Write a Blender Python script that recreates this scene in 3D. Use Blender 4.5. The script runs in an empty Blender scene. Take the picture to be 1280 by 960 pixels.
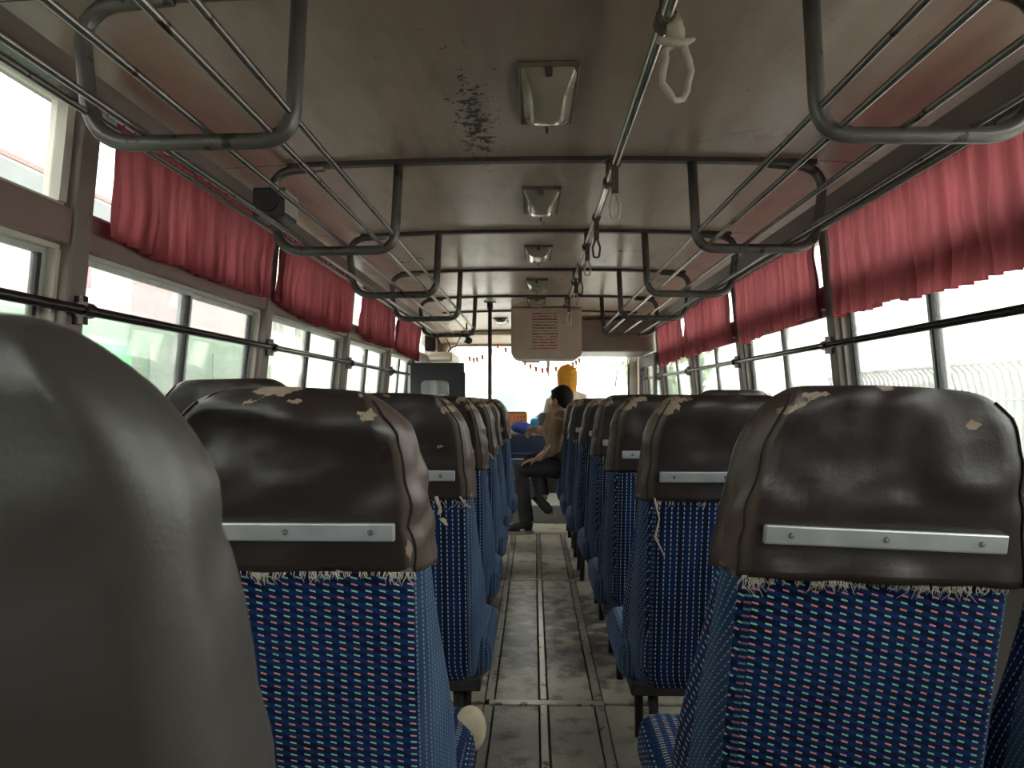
import bpy, bmesh, math, random
from mathutils import Vector, Matrix, noise
PI = math.pi
R = math.radians
scene = bpy.context.scene
C = scene.collection

# ------------------------------------------------------------------ camera, sky, exposure
cam_d = bpy.data.cameras.new('camera'); cam = bpy.data.objects.new('camera', cam_d); C.objects.link(cam)
cam.location = (0, 0, 1.10)
cam.rotation_euler = (R(90 + 1.134), 0, R(1.61))
cam_d.sensor_width = 36; cam_d.lens = 27.0; cam_d.clip_start = 0.02; cam_d.clip_end = 500
cam_d.dof.use_dof = True; cam_d.dof.focus_distance = 1.7; cam_d.dof.aperture_fstop = 13
scene.camera = cam
world = bpy.data.worlds.new('sky'); scene.world = world; world.use_nodes = True
bg = world.node_tree.nodes['Background']
bg.inputs[0].default_value = (1.0, 0.985, 0.955, 1); bg.inputs[1].default_value = 4.8
scene.view_settings.view_transform = 'Standard'; scene.view_settings.look = 'None'
scene.view_settings.gamma = 1; scene.view_settings.use_curve_mapping = False
scene.view_settings.exposure = 0.52
scene.cycles.max_bounces = 14; scene.cycles.diffuse_bounces = 8; scene.cycles.transparent_max_bounces = 16
scene.cycles.transmission_bounces = 8

# ------------------------------------------------------------------ node helpers
class NT:
    def __init__(s, name):
        s.m = bpy.data.materials.new(name); s.m.use_nodes = True; s.t = s.m.node_tree
        s.n = s.t.nodes; s.b = s.n['Principled BSDF']; s.out = s.n['Material Output']
    def link(s, a, b): s.t.links.new(a, b)
    def inp(s, sock, v):
        if v is None: return
        if isinstance(v, bpy.types.NodeSocket): s.link(v, sock)
        elif isinstance(v, (tuple, list)) and len(v) == 3 and sock.type == 'RGBA': sock.default_value = (*v, 1)
        else: sock.default_value = v
    def math(s, op, a, b=None, c=None, clamp=False):
        n = s.n.new('ShaderNodeMath'); n.operation = op; n.use_clamp = clamp
        s.inp(n.inputs[0], a); s.inp(n.inputs[1], b); s.inp(n.inputs[2], c); return n.outputs[0]
    def mix(s, f, a, b):
        n = s.n.new('ShaderNodeMix'); n.data_type = 'RGBA'; s.inp(n.inputs[0], f); s.inp(n.inputs[6], a); s.inp(n.inputs[7], b); return n.outputs[2]
    def noise(s, vec, scale, detail=4, rough=.5, dist=0):
        n = s.n.new('ShaderNodeTexNoise'); s.inp(n.inputs['Vector'], vec); n.inputs['Scale'].default_value = scale
        n.inputs['Detail'].default_value = detail; n.inputs['Roughness'].default_value = rough; n.inputs['Distortion'].default_value = dist
        return n.outputs['Fac']
    def ramp(s, f, stops, interp='LINEAR'):
        n = s.n.new('ShaderNodeValToRGB'); s.inp(n.inputs[0], f); cr = n.color_ramp; cr.interpolation = interp
        while len(cr.elements) < len(stops): cr.elements.new(.5)
        for e, (p, c) in zip(cr.elements, stops):
            e.position = p; e.color = (*c, 1) if isinstance(c, tuple) else (c, c, c, 1)
        return n.outputs[0]
    def coord(s, which='Object'):
        n = s.n.new('ShaderNodeTexCoord'); return n.outputs[which]
    def geo(s): return s.n.new('ShaderNodeNewGeometry').outputs['Position']
    def sep(s, v):
        n = s.n.new('ShaderNodeSeparateXYZ'); s.inp(n.inputs[0], v); return n.outputs
    def mapping(s, v, scale=(1, 1, 1), rot=(0, 0, 0)):
        n = s.n.new('ShaderNodeMapping'); s.inp(n.inputs[0], v); n.inputs['Scale'].default_value = scale; n.inputs['Rotation'].default_value = rot
        return n.outputs[0]
    def attr(s, name):
        n = s.n.new('ShaderNodeAttribute'); n.attribute_name = name; return n.outputs['Fac']
    def bump(s, h, strength=.3, dist=.002):
        n = s.n.new('ShaderNodeBump'); s.inp(n.inputs['Height'], h); n.inputs['Strength'].default_value = strength
        n.inputs['Distance'].default_value = dist; s.link(n.outputs[0], s.b.inputs['Normal'])
    def set(s, col=None, rough=None, metal=None, spec=None):
        s.inp(s.b.inputs['Base Color'], col); s.inp(s.b.inputs['Roughness'], rough); s.inp(s.b.inputs['Metallic'], metal)
        if spec is not None: s.inp(s.b.inputs['Specular IOR Level'], spec)
        return s.m

def mottled(name, c1, c2, scale=6, rough=.6, metal=0, bump=0, spec=None, world=False):
    k = NT(name); v = k.geo() if world else k.coord()
    f = k.noise(v, scale, 6, .6)
    f2 = k.ramp(f, [(.35, 0.0), (.65, 1.0)])
    m = k.set(k.mix(f2, c1, c2), rough, metal, spec)
    if bump: k.bump(k.noise(v, scale * 8, 4), bump, .002)
    return m

def worn_paint(name, paint, under, thr=.62, scale=25, rough=.5, metal=0.0, spec=None):
    k = NT(name); v = k.geo()
    f = k.noise(v, scale, 6, .65); g = k.noise(v, 3, 3)
    chip = k.ramp(f, [(thr, 0.0), (thr + .03, 1.0)])
    base = k.mix(k.ramp(g, [(.3, 0.0), (.7, 1.0)]), paint, tuple(x * .72 for x in paint))
    return k.set(k.mix(chip, base, under), rough, metal, spec)

M = {}
# vinyl seat cover, dark brown, peeled where the 'peel' attribute says so
def vinyl(name, base, side):
    k = NT(name); v = k.coord(); at = k.attr('peel'); sd = k.attr('side')
    n1 = k.noise(v, 45, 8, .65); n2 = k.noise(v, 7, 4)
    s = k.math('ADD', at, k.math('MULTIPLY', k.math('SUBTRACT', n1, .5), 1.3))
    mask = k.ramp(s, [(.50, 0.0), (.53, 1.0)])
    b0 = k.mix(k.ramp(n2, [(.3, 0.0), (.7, 1.0)]), base, tuple(x * .7 for x in base))
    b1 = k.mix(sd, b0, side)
    pale = k.mix(k.noise(v, 90, 5), (.20, .145, .10), (.38, .30, .22))
    rough = k.math('MULTIPLY_ADD', mask, .45, k.math('MULTIPLY_ADD', k.noise(v, 30, 3), .12, .34))
    k.set(k.mix(mask, b1, pale), rough, 0, .55)
    h = k.math('ADD', k.noise(v, 12, 4, .5), k.math('MULTIPLY', k.noise(v, 320, 2), .10))
    k.bump(k.math('SUBTRACT', h, k.math('MULTIPLY', mask, .3)), .35, .006)
    return k.m
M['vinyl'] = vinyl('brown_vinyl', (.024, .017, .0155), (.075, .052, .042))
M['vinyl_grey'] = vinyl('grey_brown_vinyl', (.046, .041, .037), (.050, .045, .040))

def fabric(name, kind):
    k = NT(name); n = k.n.new('ShaderNodeUVMap'); n.uv_map = 'uv'; x, y, _ = k.sep(n.outputs[0])
    ob = k.coord()
    pu, pv, hu, hv, sl = {'colour': (.0222, .0108, .225, .13, .55), 'white': (.0165, .0125, .08, .28, 0), 'side': (.0130, .0080, .11, .28, 0.)}[kind]
    cu = k.math('DIVIDE', x, pu); cv = k.math('DIVIDE', y, pv)
    if kind == 'colour':
        cu = k.math('ADD', cu, k.math('MULTIPLY', k.noise(ob, 4, 2), .5))
    fu = k.math('SUBTRACT', k.math('FRACT', cu), .5)
    fv = k.math('SUBTRACT', k.math('FRACT', k.math('ADD', cv, 0.0)), .5)
    fv = k.math('ADD', fv, k.math('MULTIPLY', fu, sl))
    a = k.math('LESS_THAN', k.math('ABSOLUTE', fu), hu); b = k.math('LESS_THAN', k.math('ABSOLUTE', fv), hv)
    dash = k.math('MULTIPLY', a, b)
    weave = k.noise(k.mapping(ob, (1, 1, 1)), 260, 2)
    wear = k.ramp(k.noise(ob, 5, 5, .6), [(.35, 0.0), (.7, 1.0)])
    if kind == 'side':
        base = k.mix(wear, (.014, .036, .090), (.038, .068, .125)); dc = (.30, .35, .34); amt = .55
    elif kind == 'white':
        base = k.mix(wear, (.004, .012, .048), (.010, .030, .105)); dc = (.50, .58, .62); amt = .75
        st = k.math('FRACT', k.math('DIVIDE', x, .06)); base = k.mix(k.math('LESS_THAN', st, .3), base, (.004, .010, .032))
    else:
        tw = k.math('FRACT', k.math('DIVIDE', k.math('MULTIPLY_ADD', x, .35, y), .0188))
        base = k.mix(wear, (.002, .005, .018), (.005, .022, .080))
        base = k.mix(k.math('MULTIPLY', k.math('LESS_THAN', tw, .45), .55), base, (.010, .036, .155))
        row = k.math('FRACT', k.math('DIVIDE', k.math('FLOOR', cv), 4))
        dc = k.ramp(row, [(0.0, (.80, .33, .19)), (.2, (.30, .66, .45)), (.45, (.66, .30, .32)), (.7, (.30, .60, .44))], 'CONSTANT'); amt = .85
    col = k.mix(k.math('MULTIPLY', dash, amt), base, dc)
    k.set(col, .95, 0, .12)
    k.b.inputs['Sheen Weight'].default_value = .10 if kind != 'side' else .25
    k.b.inputs['Sheen Tint'].default_value = (.35, .55, .9, 1)
    k.bump(k.math('ADD', weave, k.math('MULTIPLY', dash, .6)), .35, .0015)
    return k.m
for kk in ('colour', 'white', 'side'): M['fab_' + kk] = fabric('blue_fabric_' + kk, kk)

M['seam'] = mottled('seam_thread', (.006, .005, .005), (.012, .010, .009), 60, .8)
M['alu'] = mottled('brushed_aluminium', (.47, .50, .52), (.60, .63, .65), 14, .38, .65)
M['screw'] = mottled('dull_screw', (.10, .10, .10), (.17, .16, .15), 80, .5, .8)
M['thread'] = mottled('frayed_thread', (.42, .38, .31), (.55, .50, .42), 50, .95)
M['foam'] = mottled('cream_foam', (.42, .36, .26), (.52, .45, .34), 30, .95, bump=.4)
M['black_metal'] = worn_paint('black_painted_metal', (.018, .018, .020), (.05, .04, .035), .68, 40, .4)
M['seatframe'] = mottled('dark_seat_frame', (.012, .012, .013), (.02, .02, .02), 20, .6)

# ceiling laminate: dusty beige with painted front light, dark streaks and a scuffed patch
k = NT('dirty_ceiling_laminate'); p = k.geo(); x, y, z = k.sep(p)
n1 = k.noise(p, 1.6, 6, .6, .4); n2 = k.noise(k.mapping(p, (6, 1.2, 6)), 2.2, 5, .6)
front_light = k.ramp(k.math('DIVIDE', y, 9.0), [(.18, 0.0), (.75, 1.0)])  # paler towards the front: windscreen light put into the base colour
base = k.mix(k.ramp(n1, [(.3, 0.0), (.7, 1.0)]), k.mix(front_light, (.195, .140, .108), (.60, .46, .35)), k.mix(front_light, (.295, .222, .170), (.76, .62, .48)))
base = k.mix(k.math('MULTIPLY', k.ramp(n2, [(.50, 0.0), (.75, 1.0)]), .62), base, (.120, .080, .058))
fine = k.noise(k.mapping(p, (1, 1, 1)), 46, 6, .7)
dx = k.math('DIVIDE', k.math('ADD', x, .16), .07); dy = k.math('DIVIDE', k.math('SUBTRACT', y, 2.12), .42)
g = k.math('EXPONENT', k.math('MULTIPLY', k.math('ADD', k.math('MULTIPLY', dx, dx), k.math('MULTIPLY', dy, dy)), -1.0))
sc = k.math('MULTIPLY_ADD', g, .20, fine)
scuff = k.ramp(sc, [(.675, 0.0), (.70, 1.0)])
base = k.mix(scuff, base, (.003, .003, .003))
spk = k.ramp(k.noise(p, 18, 8, .75), [(.69, 0.0), (.73, 1.0)])
base = k.mix(k.math('MULTIPLY', spk, .8), base, (.04, .025, .02))
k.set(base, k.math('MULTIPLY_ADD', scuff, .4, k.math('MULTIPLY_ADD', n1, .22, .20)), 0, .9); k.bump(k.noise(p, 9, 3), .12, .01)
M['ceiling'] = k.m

M['rib'] = worn_paint('dark_brown_rib_paint', (.050, .038, .033), (.16, .10, .08), .66, 30, .45)
M['rackpaint'] = worn_paint('grey_rack_paint', (.115, .105, .095), (.028, .020, .016), .60, 22, .35, .25)
M['rod'] = worn_paint('worn_steel_rod', (.30, .28, .26), (.09, .05, .035), .60, 16, .28, .85)
M['chrome'] = worn_paint('worn_chrome_tube', (.55, .53, .50), (.12, .08, .06), .66, 16, .22, .9)
M['railpaint'] = worn_paint('dark_rail_paint', (.035, .028, .028), (.10, .07, .06), .66, 20, .25, .5)
M['pillar'] = worn_paint('brown_grey_pillar_paint', (.185, .145, .125), (.04, .03, .026), .68, 20, .5)
M['mullion'] = worn_paint('reddish_brown_trim_paint', (.21, .135, .115), (.05, .03, .025), .68, 20, .5)
M['wallpaint'] = worn_paint('grey_side_panel_paint', (.30, .28, .25), (.10, .08, .06), .70, 18, .5)
M['cream'] = worn_paint('cream_frame_paint', (.50, .47, .40), (.20, .15, .10), .72, 24, .45)
M['front_cream'] = worn_paint('beige_front_paint', (.62, .51, .40), (.26, .17, .12), .70, 14, .5)
M['rubber'] = mottled('black_rubber', (.012, .012, .012), (.025, .025, .025), 30, .6)
M['winalu'] = mottled('window_aluminium', (.40, .42, .42), (.55, .56, .55), 16, .4, .5)
M['knot'] = mottled('grey_beige_cloth', (.30, .26, .21), (.42, .36, .30), 30, .9, bump=.4)
M['leather'] = mottled('dark_leather_strap', (.045, .030, .022), (.09, .06, .045), 30, .6)
M['handle'] = mottled('pale_plastic_handle', (.38, .34, .29), (.55, .50, .44), 20, .4)

# floor
k = NT('worn_floor_sheet'); p = k.geo(); x, y, z = k.sep(p)
a = k.noise(p, 2.3, 7, .62, .6); b_ = k.noise(p, 9, 6, .65); c_ = k.noise(p, 45, 4, .6)
front_light = k.ramp(k.math('DIVIDE', y, 8.0), [(.30, 0.0), (.75, 1.0)])  # front brightness painted into the sheet colour, rising with distance
base = k.mix(k.ramp(a, [(.3, 0.0), (.72, 1.0)]), k.mix(front_light, (.25, .235, .185), (.62, .57, .45)), k.mix(front_light, (.42, .39, .31), (.82, .76, .61)))
dy = k.math('DIVIDE', k.math('SUBTRACT', y, 3.75), .75)
dirtzone = k.math('EXPONENT', k.math('MULTIPLY', k.math('MULTIPLY', dy, dy), -1.0))
dirt = k.ramp(k.math('MULTIPLY_ADD', dirtzone, .15, b_), [(.54, 0.0), (.66, 1.0)])
base = k.mix(k.math('MULTIPLY', dirt, .85), base, (.035, .033, .028))
base = k.mix(k.math('MULTIPLY', c_, .25), base, (.10, .095, .08))
k.set(base, .34, 0, .8); k.bump(k.math('ADD', b_, k.math('MULTIPLY', c_, .3)), .35, .01)
M['floor'] = k.m
M['fstrip'] = worn_paint('worn_floor_strip', (.62, .59, .52), (.12, .10, .08), .58, 20, .30, .6)
M['fgap'] = mottled('dark_floor_underlay', (.045, .043, .036), (.075, .07, .06), 20, .8)

def glassmat(name, tint, refl=.06, dust=.05):
    k = NT(name); k.n.remove(k.b)
    t = k.n.new('ShaderNodeBsdfTransparent'); t.inputs[0].default_value = (*tint, 1)
    g = k.n.new('ShaderNodeBsdfGlossy'); g.inputs['Roughness'].default_value = .03
    d = k.n.new('ShaderNodeBsdfTranslucent'); d.inputs[0].default_value = (.85, .87, .85, 1)
    lw = k.n.new('ShaderNodeLayerWeight'); lw.inputs[0].default_value = .12
    m1 = k.n.new('ShaderNodeMixShader'); m2 = k.n.new('ShaderNodeMixShader')
    k.link(k.math('MULTIPLY', k.ramp(k.noise(k.geo(), 2.5, 5), [(.3, .35), (.8, 1.0)]), dust), m1.inputs[0])
    k.link(t.outputs[0], m1.inputs[1]); k.link(d.outputs[0], m1.inputs[2])
    k.link(k.math('MULTIPLY_ADD', lw.outputs['Fresnel'], .6, refl * .3), m2.inputs[0])
    k.link(m1.outputs[0], m2.inputs[1]); k.link(g.outputs[0], m2.inputs[2]); k.link(m2.outputs[0], k.out.inputs[0])
    return k.m
M['glass'] = glassmat('window_glass', (.96, .985, .97), .06, .10)
M['glass_green'] = glassmat('greenish_window_glass', (.95, .975, .955), .06, .12)

def curtainmat():
    k = NT('red_curtain_cloth'); k.n.remove(k.b); p = k.coord()
    col = k.mix(k.ramp(k.noise(p, 5, 5), [(.3, 0.0), (.7, 1.0)]), (.25, .042, .055), (.15, .025, .034))
    holes = k.ramp(k.noise(p, 26, 6, .7), [(.775, 0.0), (.785, 1.0)])
    col = k.mix(holes, col, (.75, .6, .55))
    d = k.n.new('ShaderNodeBsdfDiffuse'); t = k.n.new('ShaderNodeBsdfTranslucent')
    k.link(col, d.inputs[0]); k.link(k.mix(.35, col, (.62, .22, .22)), t.inputs[0])
    m = k.n.new('ShaderNodeMixShader'); m.inputs[0].default_value = .35
    k.link(d.outputs[0], m.inputs[1]); k.link(t.outputs[0], m.inputs[2]); k.link(m.outputs[0], k.out.inputs[0])
    b = k.n.new('ShaderNodeBump'); b.inputs['Strength'].default_value = .3; b.inputs['Distance'].default_value = .003
    k.link(k.noise(k.mapping(p, (1, 1, .25)), 60, 3), b.inputs['Height']); k.link(b.outputs[0], d.inputs['Normal'])
    return k.m
M['curtain'] = curtainmat()
k = NT('lamp_lens'); k.set((.34, .28, .21), .12, 0, .6); k.b.inputs['Transmission Weight'].default_value = .25
k.bump(k.noise(k.geo(), 30, 2), .08, .004); M['lens'] = k.m
M['lampbase'] = mottled('brown_lamp_tray', (.06, .045, .035), (.12, .09, .07), 20, .5)

# poster with rows of blurred red and black print
k = NT('route_notice_print'); n = k.n.new('ShaderNodeUVMap'); n.uv_map = 'uv'; u, v, _ = k.sep(n.outputs[0])
line = k.math('FRACT', k.math('MULTIPLY', v, 13)); lmask = k.math('LESS_THAN', k.math('ABSOLUTE', k.math('SUBTRACT', line, .5)), .27)
ids = k.math('FLOOR', k.math('MULTIPLY', v, 13))
cmb = k.n.new('ShaderNodeCombineXYZ'); k.link(k.math('MULTIPLY', u, 26), cmb.inputs[0]); k.link(k.math('MULTIPLY', ids, 3.7), cmb.inputs[1])
wn = k.noise(cmb.outputs[0], 1.0, 5, .8); ink = k.math('MULTIPLY', lmask, k.math('GREATER_THAN', wn, .46))
red = k.ramp(k.math('FRACT', k.math('MULTIPLY', ids, .37)), [(0.0, (.35, .05, .05)), (.55, (.06, .05, .05))], 'CONSTANT')
k.set(k.mix(ink, (.48, .38, .32), red), .6); M['poster'] = k.m
M['boxpaint'] = worn_paint('grubby_locker_paint', (.50, .39, .32), (.20, .13, .10), .66, 16, .5)

def plain(name, c, rough=.6, metal=0, spec=None): return mottled(name, c, tuple(x * .82 for x in c), 9, rough, metal, 0, spec)

# ------------------------------------------------------------------ mesh helpers
class MB:
    def __init__(s): s.v = []; s.f = []; s.mi = []; s.uv = None; s.at = {}
    def add(s, vs, fs, mi=0):
        o = len(s.v); s.v += [Vector(a) for a in vs]; s.f += [tuple(i + o for i in f) for f in fs]; s.mi += [mi] * len(fs); return o
    def box(s, x0, x1, y0, y1, z0, z1, mi=0):
        s.hexa([(x0, y0, z0), (x1, y0, z0), (x1, y1, z0), (x0, y1, z0), (x0, y0, z1), (x1, y0, z1), (x1, y1, z1), (x0, y1, z1)], mi); return s
    def hexa(s, p, mi=0):
        s.add(p, [(0, 3, 2, 1), (4, 5, 6, 7), (0, 1, 5, 4), (1, 2, 6, 5), (2, 3, 7, 6), (3, 0, 4, 7)], mi); return s
    def tube(s, pts, r, n=8, mi=0, cap=True, flat=1.0):
        pts = [Vector(p) for p in pts]; rs = r if isinstance(r, (list, tuple)) else [r] * len(pts)
        t0 = (pts[1] - pts[0]).normalized(); up = Vector((0, 0, 1)) if abs(t0.z) < .9 else Vector((1, 0, 0))
        nrm = (up - t0 * up.dot(t0)).normalized(); rings = []; o = len(s.v)
        for i, p in enumerate(pts):
            t = (pts[min(i + 1, len(pts) - 1)] - pts[max(i - 1, 0)]).normalized()
            nrm = (nrm - t * nrm.dot(t)).normalized(); b = t.cross(nrm)
            for j in range(n):
                a = 2 * PI * j / n; s.v.append(p + (nrm * math.cos(a) + b * math.sin(a) * flat) * rs[i])
        for i in range(len(pts) - 1):
            for j in range(n):
                a = o + i * n + j; b_ = o + i * n + (j + 1) % n
                s.f.append((a, b_, b_ + n, a + n)); s.mi.append(mi)
        if cap:
            s.f.append(tuple(o + j for j in range(n))[::-1]); s.f.append(tuple(o + (len(pts) - 1) * n + j for j in range(n))); s.mi += [mi, mi]
        return s
    def sphere(s, c, r, sx=1, sy=1, sz=1, nu=16, nv=10, mi=0, rot=None):
        c = Vector(c); o = len(s.v)
        for i in range(nv + 1):
            th = PI * i / nv
            for j in range(nu):
                ph = 2 * PI * j / nu; d = Vector((math.sin(th) * math.cos(ph) * sx, math.sin(th) * math.sin(ph) * sy, math.cos(th) * sz)) * r
                if rot: d = rot @ d
                s.v.append(c + d)
        for i in range(nv):
            for j in range(nu):
                a = o + i * nu + j; b = o + i * nu + (j + 1) % nu; s.f.append((a, a + nu, b + nu, b)); s.mi.append(mi)
        return s
    def cyl(s, p0, p1, r, n=16, mi=0): return s.tube([p0, p1], r, n, mi)
    def build(s, name, mat, parent=None, smooth=False, bevel=0, seg=2, uvbox=False, sub=0):
        me = bpy.data.meshes.new(name); me.from_pydata([tuple(v) for v in s.v], [], s.f)
        mats = mat if isinstance(mat, (list, tuple)) else [mat]
        for m_ in mats: me.materials.append(m_)
        if len(mats) > 1: me.polygons.foreach_set('material_index', s.mi)
        bm = bmesh.new(); bm.from_mesh(me)
        if not s.at and s.uv is None:
            bmesh.ops.remove_doubles(bm, verts=bm.verts, dist=1e-6)
        bmesh.ops.recalc_face_normals(bm, faces=bm.faces)
        if bevel: bmesh.ops.bevel(bm, geom=list(bm.edges) + list(bm.verts), offset=bevel, segments=seg, profile=.5, affect='EDGES', clamp_overlap=True)
        bm.to_mesh(me); bm.free()
        for kname, vals in s.at.items():
            a = me.attributes.new(kname, 'FLOAT', 'POINT'); a.data.foreach_set('value', vals)
        if s.uv is not None:
            l = me.uv_layers.new(name='uv')
            for lp in me.loops: l.data[lp.index].uv = s.uv[lp.vertex_index]
        elif uvbox: boxuv(me)
        if smooth: me.polygons.foreach_set('use_smooth', [True] * len(me.polygons))
        me.update()
        o = bpy.data.objects.new(name, me); C.objects.link(o)
        if parent: o.parent = parent
        if sub:
            md = o.modifiers.new('smooth', 'SUBSURF'); md.levels = sub; md.render_levels = sub
        if smooth == 'auto':
            try: me.set_sharp_from_angle(angle=R(40))
            except Exception: pass
        return o
def boxuv(me):
    l = me.uv_layers.new(name='uv')
    for p in me.polygons:
        n = p.normal; ax = max(range(3), key=lambda i: abs(n[i]))
        for li in p.loop_indices:
            co = me.vertices[me.loops[li].vertex_index].co
            l.data[li].uv = (co.y, co.z) if ax == 0 else ((co.x, co.z) if ax == 1 else (co.x, co.y))
def fillet(pts, rad, n=6):
    pts = [Vector(p) for p in pts]; rads = rad if isinstance(rad, (list, tuple)) else [rad] * len(pts); out = [pts[0]]
    for i in range(1, len(pts) - 1):
        a = (pts[i - 1] - pts[i]).normalized(); b = (pts[i + 1] - pts[i]).normalized()
        ang = a.angle(b); d = rads[i] / math.tan(ang / 2); p0 = pts[i] + a * d; p1 = pts[i] + b * d
        for j in range(n + 1):
            t = j / n; out.append(p0 * (1 - t) ** 2 + pts[i] * 2 * t * (1 - t) * .93 + (p0 + p1) * .5 * 2 * t * (1 - t) * .07 + p1 * t * t)
    out.append(pts[-1]); return out
def tag(o, label, cat, group=None, kind=None):
    if label: o['label'] = label
    if cat: o['category'] = cat
    if group: o['group'] = group
    if kind: o['kind'] = kind
    return o
def thing(name, label, cat, loc=(0, 0, 0), group=None, rz=0):
    o = bpy.data.objects.new(name, None); C.objects.link(o); o.location = loc; o.rotation_euler = (0, 0, rz); o.empty_display_size = .1
    return tag(o, label, cat, group)
def struct(o): o['kind'] = 'structure'; return o
def copy_tree(o, parent=None):
    c = o.copy(); C.objects.link(c); c.parent = parent
    for ch in list(o.children): copy_tree(ch, c)
    return c
def sstep(a, b, x):
    t = max(0, min(1, (x - a) / (b - a))); return t * t * (3 - 2 * t)
def lerp(a, b, t): return a + (b - a) * t

# ------------------------------------------------------------------ bus shell
CX = .045; YB = -1.25; YF = 8.8
def XL(z): return -1.155 + .09 * (z - .85)
def XR(z): return 1.235 - .09 * (z - .85)
def ceilz(x): return 1.862 - .030 * ((x - CX) / 1.1) ** 2
# floor: base, sheet panels, metal strips
fb = MB().box(-1.2, 1.28, YB, 6.78, -.05, 0.0)
floor = struct(fb.build('floor', M['fgap']))
FY = [YB, .75, 2.77, 4.65, 6.26]
colx = [(-1.15, -.60), (-.59, -.178), (-.140, .018), (.052, .212), (.25, .66), (.67, 1.22)]
for i in range(len(FY) - 1):
    for (a, b) in colx:
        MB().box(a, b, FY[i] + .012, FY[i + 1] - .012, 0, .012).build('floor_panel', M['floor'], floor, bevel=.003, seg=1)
    MB().box(-.16, .25, FY[i + 1] - .022, FY[i + 1] + .022, .006, .017).build('cross_strip', M['fstrip'], floor, bevel=.003, seg=1)
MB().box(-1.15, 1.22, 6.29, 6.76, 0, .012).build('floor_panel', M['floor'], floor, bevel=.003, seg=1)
for i in range(len(FY) - 1):
    for xa, w in ((-.159, .030), (.035, .026), (.231, .030)):
        y0, y1 = FY[i] + .025, FY[i + 1] - .025
        MB().box(xa - w / 2, xa + w / 2, y0, y1, .008, .0185).build('floor_strip', M['fstrip'], floor, bevel=.003, seg=1)
# raised platform in front
pf = MB().box(-1.2, 1.28, 6.78, YF, -.05, .158); pf = struct(pf.build('trim_1', M['fgap']))
pf['label'] = 'grey riser of the raised front platform'
MB().box(-1.1, 1.2, 6.77, 6.785, .012, .16).build('riser_plate', plain('grey_riser_paint', (.19, .20, .19), .5), pf)
for a, b in ((-1.1, -.30), (-.285, .04), (.055, .36), (.375, 1.2)):
    MB().box(a, b, 6.79, 8.2, .158, .17).build('platform_panel', plain('pale_platform_sheet', (.55, .55, .50), .5), pf, bevel=.003, seg=1)
# ceiling
def arch(y0, y1, off0, off1, xa=-1.02, xb=1.11, n=28):
    m = MB(); vs = []
    for y in (y0, y1):
        for i in range(n + 1):
            x = lerp(xa, xb, i / n); vs.append((x, y, ceilz(x) + off0))
        for i in range(n + 1):
            x = lerp(xa, xb, i / n); vs.append((x, y, ceilz(x) + off1))
    k = n + 1; fs = []
    for i in range(n):
        fs.append((i, i + 1, 2 * k + i + 1, 2 * k + i)); fs.append((k + i, 3 * k + i, 3 * k + i + 1, k + i + 1))
        fs.append((i, k + i, k + i + 1, i + 1)); fs.append((2 * k + i, 2 * k + i + 1, 3 * k + i + 1, 3 * k + i))
    fs.append((0, 2 * k, 3 * k, k)); fs.append((n, k + n, 3 * k + n, 2 * k + n))
    m.add(vs, fs); return m
RIBY = [-.68, .35, 1.38, 2.41, 3.44, 4.47, 5.62, 6.55, 8.35]
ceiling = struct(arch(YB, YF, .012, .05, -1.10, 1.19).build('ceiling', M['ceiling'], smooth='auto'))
yy = [YB] + RIBY + [YF]
for a, b in zip(yy[:-1], yy[1:]):
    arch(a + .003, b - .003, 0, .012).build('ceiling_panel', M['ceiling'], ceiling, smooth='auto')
for y in RIBY:
    arch(y - .016, y + .016, -.014, .002, -.78, .88).build('ceiling_rib', M['rib'], ceiling, smooth='auto')

PL = [-1.2, -.95, .43, 1.80, 3.12, 4.48, 5.80, 7.0]
PR = [-1.2, -1.1, .27, 1.66, 3.05, 4.42, 5.80, 7.2]
def wslab(fx, sgn, y0, y1, z0, z1, off0, off1):
    """box following the lean of a side wall; offsets measured outward from the inner face"""
    m = MB(); s = sgn
    a0, a1 = fx(z0) + s * off0, fx(z0) + s * off1; b0, b1 = fx(z1) + s * off0, fx(z1) + s * off1
    m.hexa([(a0, y0, z0), (a1, y0, z0), (a1, y1, z0), (a0, y1, z0), (b0, y0, z1), (b1, y0, z1), (b1, y1, z1), (b0, y1, z1)])
    return m
def side_wall(name, fx, s, P, ztop, yend):
    w = struct(wslab(fx, s, YB, yend, -.05, .85, 0, .06).build(name, M['wallpaint']))
    # header above the windows, rounding into the ceiling
    h = MB(); xs = fx(ztop)
    h.hexa([(xs, YB, ztop), (xs + s * .08, YB, ztop), (xs + s * .08, yend, ztop), (xs, yend, ztop),
            (xs - s * .10, YB, 1.845), (xs + s * .06, YB, 1.90), (xs + s * .06, yend, 1.90), (xs - s * .10, yend, 1.845)])
    h.build('window_header', M['pillar'], w, bevel=.004)
    MB().box(min(xs - s * .03, xs), max(xs - s * .03, xs), YB, yend, ztop - .004, ztop + .010).build('header_ledge', M['rackpaint'], w)
    wslab(fx, s, YB, yend, 1.462, 1.548, -.012, .05).build('middle_rail', M['mullion'], w, bevel=.004)
    wslab(fx, s, YB, yend, .83, .86, -.02, .07).build('window_sill', M['mullion'], w, bevel=.004)
    for y in P[1:] + [yend]:
        wslab(fx, s, y - .036, y + .036, .85, ztop + .01, -.020, .06).build('pillar', M['pillar'], w, bevel=.005)
        for zz in (1.36, 1.50, 1.60):
            pass
    return w
wl = side_wall('wall_left', XL, -1, PL, 1.803, 8.2)
wr = side_wall('wall_right', XR, 1, PR, 1.765, 8.3)
wn_ = [0]
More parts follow.
